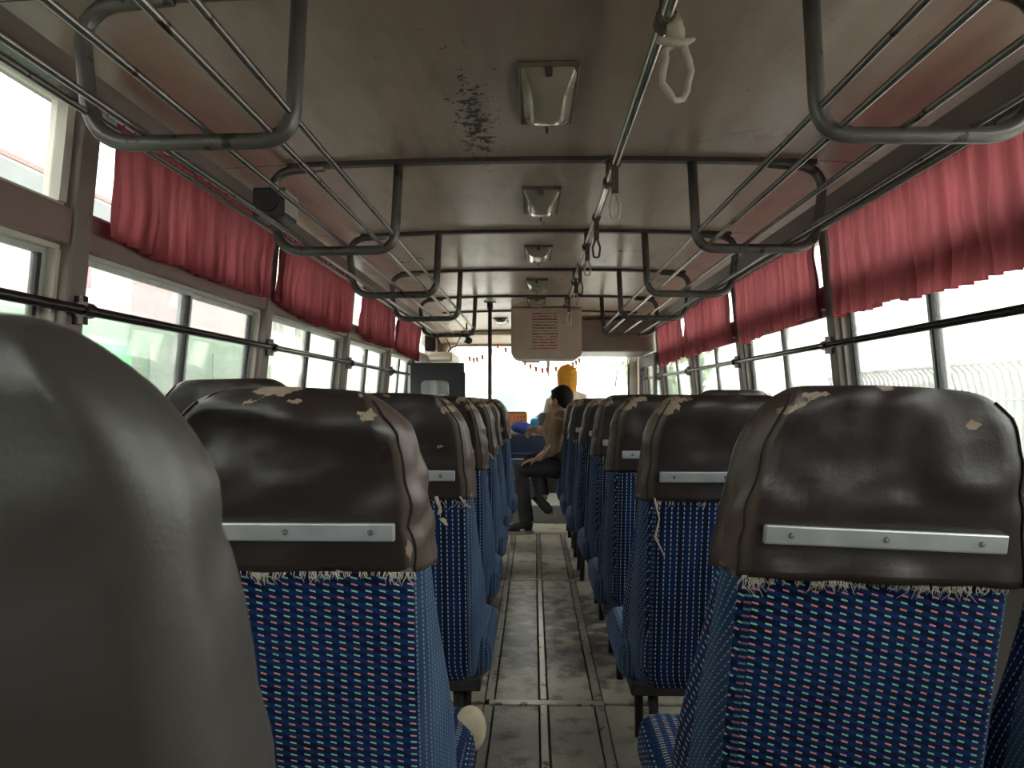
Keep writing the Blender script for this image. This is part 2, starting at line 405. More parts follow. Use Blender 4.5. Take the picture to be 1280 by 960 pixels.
def window(fx, s, y0, y1, ztop, parity):
    wn_[0] += 1
    ya, yb = y0 + .036, y1 - .036; ym = (ya + yb) / 2
    m = MB()
    def sl(*a):
        q = wslab(fx, s, *a); m.add(q.v, q.f)
    sl(ya, yb, 1.548, 1.560, .010, .045); sl(ya, yb, ztop - .010, ztop, .010, .045)
    sl(ya, ya + .030, 1.56, ztop - .01, .004, .045); sl(yb - .030, yb, 1.56, ztop - .01, .004, .045)
    sl(ya, yb, .86, .874, .010, .05); sl(ya, yb, 1.450, 1.462, .010, .05)
    sl(ya, ya + .016, .874, 1.45, .006, .05); sl(yb - .016, yb, .874, 1.45, .006, .05)
    w = struct(m.build('window_%d' % wn_[0], M['cream']))
    g = wslab(fx, s, ya + .03, yb - .03, 1.56, ztop - .01, .026, .030).build('upper_pane', M['glass'], w)
    for i, (a, b, o) in enumerate(((ya + .016, ym + .022, .014), (ym - .022, yb - .016, .030))):
        q = MB()
        def s2(*aa):
            t = wslab(fx, s, *aa); q.add(t.v, t.f)
        fr = .020
        s2(a, b, .874, .896, o, o + .012); s2(a, b, 1.436, 1.45, o, o + .012); s2(a, a + fr, .896, 1.436, o, o + .012); s2(b - fr, b, .896, 1.436, o, o + .012)
        sash = q.build('sash', M['winalu'], w)
        q = MB()
        for (c, d) in ((a + fr, a + fr + .014), (b - fr - .014, b - fr)):
            t = wslab(fx, s, c, d, .896, 1.436, o - .003, o + .014); q.add(t.v, t.f)
        q.build('rubber_seal', M['rubber'], sash)
        wslab(fx, s, a + fr + .014, b - fr - .014, .896, 1.436, o + .004, o + .008).build('pane', M['glass_green'] if s < 0 else M['glass'], sash)
for a, b in zip(PL[1:], PL[2:] + [8.2]): window(XL, -1, a, b, 1.803, 0)
for a, b in zip(PR[1:], PR[2:] + [8.3]): window(XR, 1, a, b, 1.765, 0)
# blank ends between body and front corner
struct(MB().box(-1.20, -1.10, 8.2, YF, -.05, 1.86).build('trim_2', M['front_cream'], bevel=.005))
struct(MB().box(1.17, 1.27, 8.3, YF, -.05, 1.86).build('trim_3', M['front_cream'], bevel=.005))
# back wall (behind the camera)
bw = struct(MB().box(-1.25, 1.33, YB - .06, YB, -.05, 1.0).build('wall_back', M['wallpaint']))
MB().box(-1.25, 1.33, YB - .06, YB, 1.0, 1.9).build('light_block_panel', M['wallpaint'], bw)  # unseen, added to shut out light that brightened the near end
for x in (-1.0, 1.08): MB().box(x - .06, x + .06, YB, YB + .03, 0.0, 1.85).build('back_post', M['wallpaint'], bw)
# front wall with windscreen opening
def round_rect(x0, x1, z0, z1, r, n=8):
    out = []
    for cx, cz, a0 in ((x1 - r, z1 - r, 0), (x0 + r, z1 - r, 90), (x0 + r, z0 + r, 180), (x1 - r, z0 + r, 270)):
        for i in range(n + 1):
            a = R(a0 + 90 * i / n); out.append((cx + r * math.cos(a), cz + r * math.sin(a)))
    return out
def frame_plate(x0, x1, z0, z1, inner, y0, y1):
    m = MB(); n = len(inner); cx = sum(p[0] for p in inner) / n; cz = sum(p[1] for p in inner) / n; outer = []
    for (x, z) in inner:
        dx, dz = x - cx, z - cz
        t = min((x1 - cx) / dx if dx > 1e-6 else ((x0 - cx) / dx if dx < -1e-6 else 1e9), (z1 - cz) / dz if dz > 1e-6 else ((z0 - cz) / dz if dz < -1e-6 else 1e9))
        outer.append((cx + dx * t, cz + dz * t))
    vs = [(x, y0, z) for x, z in inner] + [(x, y0, z) for x, z in outer] + [(x, y1, z) for x, z in inner] + [(x, y1, z) for x, z in outer]
    fs = []
    for i in range(n):
        j = (i + 1) % n; fs += [(i, j, n + j, n + i), (2 * n + i, 3 * n + i, 3 * n + j, 2 * n + j), (i, 2 * n + i, 2 * n + j, j), (n + i, n + j, 3 * n + j, 3 * n + i)]
    m.add(vs, fs); return m
wf = struct(frame_plate(-1.25, 1.33, -.05, 1.90, round_rect(-1.0, 1.09, .62, 1.725, .13), YF, YF + .07).build('wall_front', M['front_cream'], smooth='auto'))
fw = struct(frame_plate(-1.03, 1.12, .59, 1.755, round_rect(-.985, 1.075, .635, 1.71, .12), YF + .02, YF + .045).build('window_%d' % (wn_[0] + 1), M['rubber'], smooth='auto'))
MB().box(-.99, 1.08, YF + .03, YF + .034, .63, 1.715).build('windscreen_pane', M['glass'], fw)
# sloped beige panel above the windscreen
hp = MB().hexa([(-1.06, 8.36, 1.80), (1.15, 8.36, 1.80), (1.15, 8.80, 1.735), (-1.06, 8.80, 1.735), (-1.06, 8.36, 1.86), (1.15, 8.36, 1.86), (1.15, 8.80, 1.86), (-1.06, 8.80, 1.86)])
hp = struct(hp.build('trim_4', M['front_cream'], bevel=.006))
# front left and right corner posts
for s, x in ((-1, -1.02), (1, 1.11)):
    p = MB().tube(fillet([(x, YF - .03, .6), (x, YF - .03, 1.72), (x - s * .25, YF - .03, 1.78)], .12), .035, 10).build('trim_%d' % (5 if s < 0 else 6), M['front_cream'], smooth=True); struct(p)

# ------------------------------------------------------------------ seats
REC = .17
FLARE = [1.0]
ZH = .826
def back_loop(z, zt, hwb, inset=0.0, aisle=-1, n_r=20, n_s=4, n_c=5):
    """closed rounded loop of the seat back at height z; x centred, rear face at y ~ 0"""
    yr = REC * (1.0 - z) * (1 if z > .3 else 1)
    t = sstep(.80, zt, z)
    hw = hwb * (1 - .10 * t); dep = lerp(.110, .20, sstep(.86, .40, z)) - .03 * t; fl = FLARE[0] * (.014 + .036 * sstep(.90, .45, z))
    Rt = .115; kx = ky = 0
    if z > zt - Rt:
        q = (z - (zt - Rt)) / Rt; kx = Rt * .70 * (1 - math.sqrt(max(0, 1 - q * q)))
    Rd = .042
    if z > zt - Rd:
        q = (z - (zt - Rd)) / Rd; ky = Rd * .95 * (1 - math.sqrt(max(0, 1 - q * q)))
    hw -= kx + inset; y0 = yr + ky + inset; y1 = yr + dep - ky * .9 - inset
    if y1 - y0 < .012: c = (y0 + y1) / 2; y0, y1 = c - .006, c + .006
    r = min(.032, (y1 - y0) * .45); pts = []
    def arc(cx, cy, a0):
        for i in range(n_c): a = R(a0 + 90 * i / n_c); pts.append((cx + r * math.cos(a), cy + r * math.sin(a)))
    def seg(ax, ay, bx, by, n):
        for i in range(n): pts.append((lerp(ax, bx, i / n), lerp(ay, by, i / n)))
    # rear face from left to right, then right side, front, left side
    seg(-hw + r, y0, hw - r, y0, n_r); arc(hw - r, y0 + r, -90)
    seg(hw, y0 + r, hw, y1 - r, n_s); arc(hw - r, y1 - r, 0)
    seg(hw - r, y1, -hw + r, y1, n_r); arc(-hw + r, y1 - r, 90)
    seg(-hw, y1 - r, -hw, y0 + r, n_s); arc(-hw + r, y0 + r, 180)
    out = []
    for x, y in pts:
        q = max(0, x * aisle / hwb); out.append((x + aisle * fl * q ** 2 * min(1, max(0, (y - yr) / max(dep, .01))) ** .8, y))
    return out
NR, NS, NC = 20, 4, 5
LOOP = 2 * (NR + NS) + 4 * NC
def cover_mb(zt, hwb, seed, peels, sag, zh=ZH, rough_amp=1.0, tilt=0.0, aisle=-1, droop=0.022):
    m = MB(); zs = [zh + (zt - .115 - zh) * i / 14 for i in range(14)] + [zt - .115 + .115 * math.sin(PI / 2 * i / 10) for i in range(11)]
    peel = []; side = []; so = Vector((seed * 7.3, seed * 3.1, seed * 1.7)); vs = []; uv = []
    cxr = NR + NC // 2
    for li, z in enumerate(zs):
        pts = back_loop(z, zt, hwb, 0, aisle)
        for j, (x, y) in enumerate(pts):
            p = Vector((x, y, z)); isrear = j <= NR; isside = NR < j < NR + NC + NS + NC or j > LOOP - NS - NC
            q = Vector((x, y * 1.0, z))
            n1 = noise.noise(q * 7 + so); n2 = noise.noise(Vector((x * 9 + z * 8, y * 8, z * 14 - x * 9)) + so)
            n3 = noise.noise(q * 22 + so)
            st = sstep(.012, .07, abs(z - .893)) if (isrear and abs(x) < .205) else .6
            amp = rough_amp * (.011 * n1 + .009 * (abs(n2) - .25) + .0022 * n3) * st
            if isside: amp = rough_amp * (.008 * n1 + .012 * (abs(n2) - .25) + .002 * n3)
            nx = (x / hwb) if isside else 0.0; ny = (-1 if j <= NR + 2 or j > LOOP - 3 else (1 if NR + NC + NS < j < 2 * NR + 2 * NC + NS else 0)) if not isside else 0
            p.x += nx * amp; p.y += ny * amp
            if sag and isrear:
                cz = sag(x); d = sstep(-.004, .016, z - cz) * sstep(zt + .01, zt - .05, z); p.y -= .026 * d
            # top crown, droop towards the far edge and waviness
            tt = sstep(zt - .12, zt, z); u = x / hwb
            p.z += tt * (.006 - droop * abs(u) ** 2.4 + .006 * noise.noise(Vector((x * 6, 0, 0)) + so)) + tilt * x * tt
            if li == 0: p.z += .004 * noise.noise(Vector((x * 20, y * 20, 0)) + so)
            v = 0
            for (px_, pz_, sx_, sz_, amp_) in peels:
                dx = (x - px_) / sx_; dz = (z - pz_) / sz_; v = max(v, amp_ * math.exp(-(dx * dx + dz * dz)))
            if y > .14 * 0 + REC * (1 - z) + .07 and not isside: v *= .3
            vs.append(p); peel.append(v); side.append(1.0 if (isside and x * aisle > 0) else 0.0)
            uv.append((x, z))
    fs = []
    for i in range(len(zs) - 1):
        for j in range(LOOP):
            a = i * LOOP + j; b = i * LOOP + (j + 1) % LOOP; fs.append((a, b, b + LOOP, a + LOOP))
    # top cap: bridge rear and front rows
    o = (len(zs) - 1) * LOOP; fs.append(tuple(o + j for j in range(LOOP)))
    # hem lip turned inwards
    base = len(vs)
    for j, (x, y) in enumerate(back_loop(zh, zt, hwb, .008, aisle)):
        vs.append(Vector((x, y, zh + .004 + .0))); peel.append(0); side.append(0); uv.append((x, zh))
    for j in range(LOOP): fs.append((j, base + j, base + (j + 1) % LOOP, (j + 1) % LOOP))
    m.add(vs, fs); m.at = {'peel': peel, 'side': side}; m.uv = uv
    return m, zs, vs
def fabric_mb(zt, hwb, seed, aisle=-1, zb=.26, inset=.010):
    m = MB(); zs = [zb + .09 * (1 - math.cos(PI / 2 * i / 5)) for i in range(5)] + [zb + .09 + (.838 - zb - .09) * i / 14 for i in range(15)]
    so = Vector((seed * 2.3, seed * 5.1, seed)); vs = []; uv = []; mi = []
    for li, z in enumerate(zs):
        ins = inset + (.05 * (1 - math.sin(PI / 2 * li / 5)) if li < 5 else 0)
        pts = back_loop(z, zt, hwb, ins, aisle); per = 0; prev = None
        for j, (x, y) in enumerate(pts):
            if prev: per += math.hypot(x - prev[0], y - prev[1])
            prev = (x, y)
            n1 = noise.noise(Vector((x * 6, y * 6, z * 9)) + so)
            isrear = j <= NR
            p = Vector((x, y - (.006 * n1 + .004 * math.cos(x / hwb * 1.4) if isrear else 0), z))
            vs.append(p); uv.append((per, z))
    fs = []; mi = []
    for i in range(len(zs) - 1):
        for j in range(LOOP):
            a = i * LOOP + j; b = i * LOOP + (j + 1) % LOOP; fs.append((a, b, b + LOOP, a + LOOP))
            isside = NR + 2 <= j < NR + NC + NS + 2 or j >= LOOP - NS - NC + 2 - 0 and j < LOOP - 2
            mi.append(1 if isside else 0)
    fs.append(tuple(range(LOOP))[::-1]); mi.append(0)
    m.v = vs; m.f = fs; m.mi = mi; m.uv = uv
    return m
def thread_mb(spec, seed):
    """frayed threads hanging from the hem: spec = list of (x0, x1, count, length)"""
    rnd = random.Random(seed); m = MB()
    for (x0, x1, cnt, ln) in spec:
        for _ in range(cnt):
            x = rnd.uniform(x0, x1); y = REC * (1 - ZH) + .002; L = ln * rnd.uniform(.35, 1.1); dx = rnd.uniform(-.6, .6) * L; c = rnd.uniform(-.4, .4) * L
            m.tube([(x, y - .004, ZH + .002), (x + dx * .4 + c, y - .006, ZH - L * .5), (x + dx, y - .004 + .17 * L, ZH - L)], [.0007, .0006, .0003], 4)
    return m
def make_seat(x0, x1, Y, zt, label, seed, aisle, fab='fab_white', peels=None, sag=None, frays=None, strip=True, mat='vinyl', rough_amp=1.0, tilt=0, big=False, legs=True, droop=.022, group=None, torn=None, nos=False, roll=0, yaw=0, flare=1.0):
    cx = (x0 + x1) / 2; hw = (x1 - x0) / 2
    t = thing('bus_seat', label, 'seat', (cx, Y, 0), group)
    t.location.y = Y - REC * (1 - .893)      # the metal strip lies at distance Y
    t.rotation_euler = (0, R(roll), R(yaw)); t.location.x -= math.sin(R(roll)) * .9; t.location.z += hw * math.sin(abs(R(roll)))*.3
    if peels is None:
        rnd = random.Random(seed * 13 + 5)
        peels = [(aisle * hw * .72, zt - .035, .045, .02, .75), (aisle * hw * rnd.uniform(.5, .8), zt - .012, .05, .015, .7), (rnd.uniform(-.15, .15), zt - .01, .05, .012, .55),
                 (rnd.uniform(-.15, .15), rnd.uniform(.95, 1.05), .018, .014, .5), (aisle * hw * 1.0, ZH + .01, .02, .012, .6)]
    FLARE[0] = 0.0 if legs is True else 1.0
    m, zs, vs = cover_mb(zt, hw, seed, peels, sag, rough_amp=rough_amp, tilt=tilt, aisle=aisle, droop=droop)
    cov = m.build('vinyl_headrest_cover', M[mat], t, smooth=True)
    seams = not nos
    # seams along the two rear edges of the cover
    for sx in ((-1, 1) if seams else ()):
        j = NR + 2 if sx > 0 else LOOP - 2
        pts = [vs[i * LOOP + j] + Vector((sx * .0006, -.0012, 0)) for i in range(0, len(zs) - 3)]
        MB().tube(pts, .0019, 5).build('seam', M['seam'], cov, smooth=True)
    if frays:
        f = thread_mb(frays, seed).build('frayed_threads', M['thread'], cov); f['kind'] = 'stuff'
    if torn:
        for (tx, L, w) in torn:
            y = REC * (1 - ZH)
            mm = MB(); pts = [(tx, y - .006, ZH + .01), (tx + .012, y - .010, ZH - L * .3), (tx + .006, y - .008 + .03, ZH - L * .65), (tx + .03, y - .008 + .17 * L, ZH - L)]
            mm.tube(pts, [w * .4, w * .3, w * .6, w * .25], 6, flat=.3); mm.build('torn_strip', M['foam'], cov, smooth=True)
    fabric_mb(zt, hw, seed, aisle).build('fabric_back', [M[fab], M['fab_side']], t, smooth=True)
    if strip:
        s = .175 * (hw / .22)
        y = REC * (1 - .893)
        b = MB().hexa([(-s, y - .0095, .8785), (s, y - .0095, .8785), (s, y + .002, .8785), (-s, y + .002, .8785), (-s, y - .0140, .9075), (s, y - .0140, .9075), (s, y - .002, .9075), (-s, y - .002, .9075)])
        b = b.build('metal_strip', M['alu'], t, bevel=.003)
        for q in (-.78, 0.0, .78):
            sc = MB(); sc.tube([(q * s, y - .0105, .893), (q * s, y - .0135, .8935)], .0045, 12)
            sc.tube([(q * s, y - .0130, .893), (q * s, y - .0150, .8933)], [.0045, .0025], 12); sc.build('screw', M['screw'], b, smooth='auto')
    # cushion: protrudes to the aisle side
    ca, cb = -hw + .006, hw - .006
    if legs == 'aisle':
        if aisle < 0: ca -= .052
        else: cb += .052
    cu = MB().box(ca, cb, .17, .60, .285, .405)
    cu.build('cushion', M['fab_colour' if fab == 'fab_colour' else 'fab_side'], t, smooth=True, bevel=.045, seg=4, uvbox=True)
    fr = MB().box(ca + .03, cb - .03, .14, .55, .265, .305).build('seat_pan', M['seatframe'], t, bevel=.006)
    MB().tube(fillet([(-hw + .06, .26, .20), (-hw + .06, .23, .29), (-hw + .06, .23, .40)], .05), .014, 8).build('back_hinge', M['seatframe'], t, smooth=True)
    MB().tube(fillet([(hw - .06, .26, .20), (hw - .06, .23, .29), (hw - .06, .23, .40)], .05), .014, 8).build('back_hinge', M['seatframe'], t, smooth=True)
    for lx in (-hw + .05, hw - .05):
        MB().tube(fillet([(lx, .16, .012), (lx, .17, .275), (lx, .48, .275), (lx, .47, .012)], .04), .014, 8).build('leg', M['seatframe'], t, smooth=True)
    return t

def lx(px, Y, cx): return (px - 667) * Y / 960 - cx
# right side, aisle seats
RS = [('first', 1.15, .293, .735, 1.112), ('second', 2.06, .290, .725, 1.108), ('third', 2.88, .285, .72, 1.109), ('fourth', 3.68, .285, .72, 1.116),
      ('fifth', 4.45, .275, .71, 1.098), ('sixth', 5.18, .238, .68, 1.098), ('seventh', 5.93, .232, .675, 1.098)]
cx = (.293 + .735) / 2
def pz(py, Y): return 1.1 - (py - 499) * Y / 960
r1peels = [(lx(1000, 1.14, cx), pz(502, 1.14), .030, .008, .85), (lx(968, 1.14, cx), pz(516, 1.14), .024, .008, .8), (lx(1194, 1.14, cx), pz(527, 1.14), .014, .007, .95),
           (lx(1093, 1.14, cx), pz(491, 1.14), .018, .006, .8), (lx(1165, 1.14, cx), pz(519, 1.14), .006, .004, .7), (lx(1258, 1.14, cx), pz(508, 1.14), .02, .006, .7),
           (lx(1210, 1.14, cx), pz(736, 1.14), .010, .009, 1.0), (-.215, ZH + .005, .014, .012, .9), (-.20, .9, .006, .03, .6)]
make_seat(.293, .735, 1.15, 1.112, 'aisle seat nearest on the right, its full back with whole metal strip in view', 3, -1, 'fab_colour', r1peels, None,
          [(-.19, .20, 150, .012), (-.20, -.17, 24, .03), (-.1, -.04, 30, .02), (.02, .14, 40, .022)], legs='aisle', tilt=0, rough_amp=1.45, droop=.014, roll=2.3)
labelsR = {'second': 'second right aisle seat from the camera, a torn strip dangling from its cover',
           'third': 'third right aisle seat from the camera, peeled at the top corner, short strip showing',
           'fourth': 'fourth right aisle seat from the camera, thin slice with bright metal strip end',
           'fifth': 'fifth right aisle seat, its loose cover slumped and torn open',
           'sixth': 'second-farthest aisle seat on the right, narrow glossy cover edge',
           'seventh': 'farthest right aisle seat, on which the man in the brown shirt sits'}
for i, (nm, Y, a, b, zt) in enumerate(RS[1:]):
    make_seat(a, b, Y, zt, labelsR[nm], 11 + i * 4, -1, roll=2.5 if nm == 'fifth' else 0, legs='aisle', frays=[(-.2, .1, 24, .02)] if nm != 'seventh' else None, torn=[(-.185, .15, .006)] if nm == 'second' else None, droop=.012)
# left side, aisle seats
cxl = (-.60 - .172) / 2
l1p = [(lx(345, 1.2, cxl), pz(492, 1.2), .040, .013, 1.0), (lx(378, 1.2, cxl), pz(506, 1.2), .018, .006, .8), (lx(322, 1.2, cxl), pz(508, 1.2), .012, .006, .8), (lx(365, 1.2, cxl), pz(530, 1.2), .009, .006, .8),
       (lx(465, 1.2, cxl), pz(520, 1.2), .016, .012, .95), (lx(474, 1.2, cxl), pz(511, 1.2), .010, .010, .95), (.19, .865, .006, .02, .8), (lx(480, 1.2, cxl), pz(624, 1.2), .005, .003, .9), (.19, ZH, .016, .008, .9)]
def sagL(x):
    # bunched padding roll that dips towards the aisle side
    u = (x + .20) / .40
    return 1.075 - .050 * sstep(.15, .80, u) + .055 * sstep(.84, 1.0, u)
make_seat(-.60, -.172, 1.2, 1.112, 'second seat on the left aisle, big brown peeled patch on top, bunched padding', 6, 1, 'fab_colour', l1p, sagL,
          [(-.2, .20, 120, .010), (-.06, -.02, 24, .022), (.02, .08, 24, .016), (.15, .19, 20, .022)], legs='aisle', rough_amp=1.4, droop=.018)
LS = [('second', 2.08, -.603, -.168, 1.112, 'third left aisle seat from the camera, pale torn bit under its hem'),
      ('third', 2.95, -.605, -.185, 1.105, 'fourth left aisle seat from the camera, brown worn cover edge'),
      ('fourth', 3.75, -.605, -.186, 1.105, 'fifth left aisle seat from the camera, cream frayed hem corner'),
      ('fifth', 4.5, -.61, -.190, 1.103, 'sixth left aisle seat from the camera, creased cover edge'),
      ('sixth', 5.25, -.60, -.165, 1.100, 'farthest left aisle seat, beside the black pole')]
for i, (nm, Y, a, b, zt, lb) in enumerate(LS):
    make_seat(a, b, Y, zt, lb, 31 + i * 5, 1, legs='aisle', frays=[(.0, .2, 20, .025)], torn=[(.12, .07, .014), (.185, .02, .008)] if i == 0 else ([(.18, .02, .012)] if i == 2 else None), droop=.014)
# near seat on the left, filling the corner
make_seat(-.60, -.176, .415, 1.146, 'large blurred seat back nearest the camera at the left edge', 57, 1, 'fab_colour',
          [(.224, .985, .006, .012, 1.0)], None, None, strip=False, mat='vinyl_grey', legs='aisle', rough_amp=.8, droop=.03, nos=True, roll=-1)
# window seats that show
make_seat(-1.055, -.622, 2.10, 1.150, 'left window seat whose grey top rises behind the second left aisle seat', 71, 1, peels=[(.1, 1.14, .02, .01, .3)], legs=True, droop=.016)
make_seat(.765, 1.185, 1.14, 1.085, 'window seat beyond the nearest right aisle seat, a dark sliver at the edge', 73, -1, legs=True)
make_seat(.735, 1.165, 3.68, 1.140, 'right window seat whose top shows above the second right aisle seat', 76, -1, peels=[(-.16, 1.12, .02, .008, .5)], legs=True, droop=.012)
# torn foam knob at the left cushion corner
fo = MB().sphere((-.140, 1.70, .375), .045, .8, 1.0, 1.1).build('foam_pad', M['foam'], smooth=True)
tag(fo, 'rounded cream foam pad beside the left front cushion at the aisle', 'foam pad')

# ------------------------------------------------------------------ luggage racks
def rack(side):
    s = side
    def X(d): return CX - .010 + s * d
    name = 'left' if s < 0 else 'right'
    t = thing('luggage_rack', 'long tubular luggage rack above the %s windows, four steel rods on hangers' % name, 'luggage rack')
    ys = [.35, 1.38, 2.41, 3.44, 4.47, 5.62]
    proto = None
    for y in ys:
        path = fillet([(X(.462), 0, 1.85), (X(.475), 0, 1.572), (X(.845), 0, 1.568), (X(.872), 0, 1.822), (X(.70), 0, 1.838)], [0, .062, .085, .075, 0], 7)
        if proto is None:
            proto = MB().tube(path, .0155, 10).build('rack_hanger', M['rackpaint'], t, smooth=True); proto.location.y = y; o = proto
        else:
            o = proto.copy(); C.objects.link(o); o.location.y = y
        b = MB().box(X(.462) - .028, X(.462) + .028, -.018, .018, 1.846, 1.854).build('foot_plate', M['rib'], o)
    for (d, z, r_) in ((.478, 1.622, .0065), (.512, 1.585, .0065), (.625, 1.584, .0065), (.745, 1.584, .0065), (.852, 1.625, .0065)):
        MB().tube([(X(d), -1.2, z), (X(d), 5.66, z)], r_, 8).build('rack_rod', M['rod'], t, smooth=True)
    if s < 0:
        MB().sphere((X(.515), 5.68, 1.535), .026).tube([(X(.515), 5.67, 1.55), (X(.515), 5.64, 1.575)], .008, 8).build('end_knob', M['rubber'], t, smooth=True)
    return t
rack(-1); rack(1)

# window grab rails with clamps
def wrail(side, P, y1):
    fx = XL if side < 0 else XR; x = fx(1.31) - side * .045
    t = thing('window_rail', 'dark steel rail running across the %s windows' % ('left' if side < 0 else 'right'), 'rail')
    MB().tube([(x, -1.2, 1.312), (x, y1, 1.312)], .0125, 12).build('rail_tube', M['railpaint'], t, smooth=True)
    for y in P[1:]:
        m = MB().tube([(x, y - .018, 1.312), (x, y + .018, 1.312)], .0195, 12)
        m.box(min(x, x + side * .04), max(x, x + side * .04), y - .010, y + .010, 1.278, 1.346)
        m.build('rail_clamp', M['railpaint'], t, smooth='auto')
wrail(-1, PL, 7.05); wrail(1, PR, 8.3)

# ------------------------------------------------------------------ curtains
def curtain(side, y0, y1, zt, zb0, zb1, label, seed, folds, bow=0.0):
    fx = XL if side < 0 else XR; rnd = random.Random(seed); so = Vector((seed * 3.3, 0, 0))
    t = thing('curtain', label, 'curtain', (0, 0, 0), None)
    nu, nv = int(190 * (y1 - y0)) + 30, 18; m = MB(); vs = []
    for i in range(nu + 1):
        u = i / nu; y = lerp(y0, y1, u)
        zb = lerp(zb0, zb1, u) - bow * math.sin(PI * u) + .010 * noise.noise(Vector((u * 5, seed, 0))) + .012 * sstep(.10, .20, noise.noise(Vector((u * 4, seed, 5))))
        for j in range(nv + 1):
            v = j / nv; z = lerp(zt, zb, v)
            ph = u * folds * 1.35 * 2 * PI + 2.2 * noise.noise(Vector((u * 7, v * .7, seed)))
            a = (.008 + .013 * v ** .6) * (.5 + 1.1 * abs(noise.noise(Vector((u * 11, 3, seed))))) * (math.sin(ph) + .35 * math.sin(2.7 * ph + seed)) + .014 * sstep(0, .3, v) * noise.noise(Vector((u * 26, v * 2.2, seed)))
            x = fx(min(z, 1.8)) - side * (.045 + .004 * v) + a * 1.0
            vs.append((x, y + .008 * math.cos(ph) * v + .015 * v * noise.noise(Vector((u * 4, v * 2, seed + 9))), z))
    fs = [(i * (nv + 1) + j, (i + 1) * (nv + 1) + j, (i + 1) * (nv + 1) + j + 1, i * (nv + 1) + j + 1) for i in range(nu) for j in range(nv)]
    m.add(vs, fs); c = m.build('cloth', M['curtain'], t, smooth=True)
    x = fx(zt) - side * .045
    MB().tube([(x, y0 - .04, zt - .012), (x, y1 + .04, zt - .012)], .004, 6).build('curtain_rod', M['rod'], t, smooth=True)
curtain(-1, 1.85, 2.99, 1.795, 1.500, 1.500, 'left curtain nearest the camera, long dark red cloth', 1, 13, .012)
curtain(-1, 3.10, 4.33, 1.790, 1.500, 1.475, 'left red curtain second from the camera, hem sagging in a curve', 2, 13, .03)
curtain(-1, 4.60, 5.70, 1.785, 1.490, 1.480, 'left red curtain second from the front, pointed hem', 3, 11, .02)
curtain(-1, 5.78, 6.90, 1.785, 1.480, 1.440, 'left red curtain farthest to the front', 4, 10, .0)
curtain(1, 1.765, 2.92, 1.760, 1.400, 1.405, 'right curtain nearest the camera, broad and glowing pinkish red', 5, 13, .0)
curtain(1, 3.06, 4.24, 1.755, 1.425, 1.400, 'right red curtain second from the camera', 6, 14, -.005)
curtain(1, 4.42, 5.73, 1.755, 1.425, 1.400, 'right red curtain third from the camera, with dark gap at its far side', 7, 13, .0)
curtain(1, 5.83, 6.90, 1.750, 1.420, 1.390, 'right red curtain farthest to the front', 8, 11, .0)

# ------------------------------------------------------------------ ceiling lamps
def ceil_lamp(x, y, label, L=.36, W=.128):
    t = thing('ceiling_lamp', label, 'lamp', (x, y, ceilz(x)), 'clear plastic lamps along the ceiling')
    MB().box(-W / 2 - .006, W / 2 + .006, -L / 2 - .006, L / 2 + .006, -.012, 0).build('lamp_tray', M['lampbase'], t, bevel=.003)
    m = MB(); n = 12; vs = []; ny = 10
    for j in range(ny + 1):
        v = j / ny * 2 - 1; ez = (1 - abs(v) ** 6)
        for i in range(n + 1):
            u = i / n * 2 - 1; w = W / 2 * (1 - .04 * v); vs.append((u * w, v * L / 2, -.010 - .030 * (1 - abs(u) ** 4) * ez - .003 * (1 - u * u)))
    fs = [(j * (n + 1) + i, j * (n + 1) + i + 1, (j + 1) * (n + 1) + i + 1, (j + 1) * (n + 1) + i) for j in range(ny) for i in range(n)]
    m.add(vs, fs); m.build('lens', M['lens'], t, smooth=True)
    MB().box(-.008, .008, -L / 2 - .004, -L / 2 + .016, -.030, -.008).build('clip', M['rib'], t, bevel=.003)
    MB().tube([(0, L / 2 - .02, -.030), (0, L / 2 - .02, -.046)], .004, 8).build('screw', M['screw'], t)
LAMP = [(.036, 1.90, 'largest ceiling lamp, nearest the camera'), (.030, 2.92, 'second ceiling lamp from the camera, glinting lens'), (.025, 3.96, 'third ceiling lamp from the camera'),
        (.022, 5.03, 'fourth ceiling lamp from the camera'), (.022, 5.93, 'ceiling lamp just above the white locker'), (-.31, 7.3, 'ceiling lamp at the front left, beyond the black pole')]
for x, y, lb in LAMP: ceil_lamp(x, y, lb)

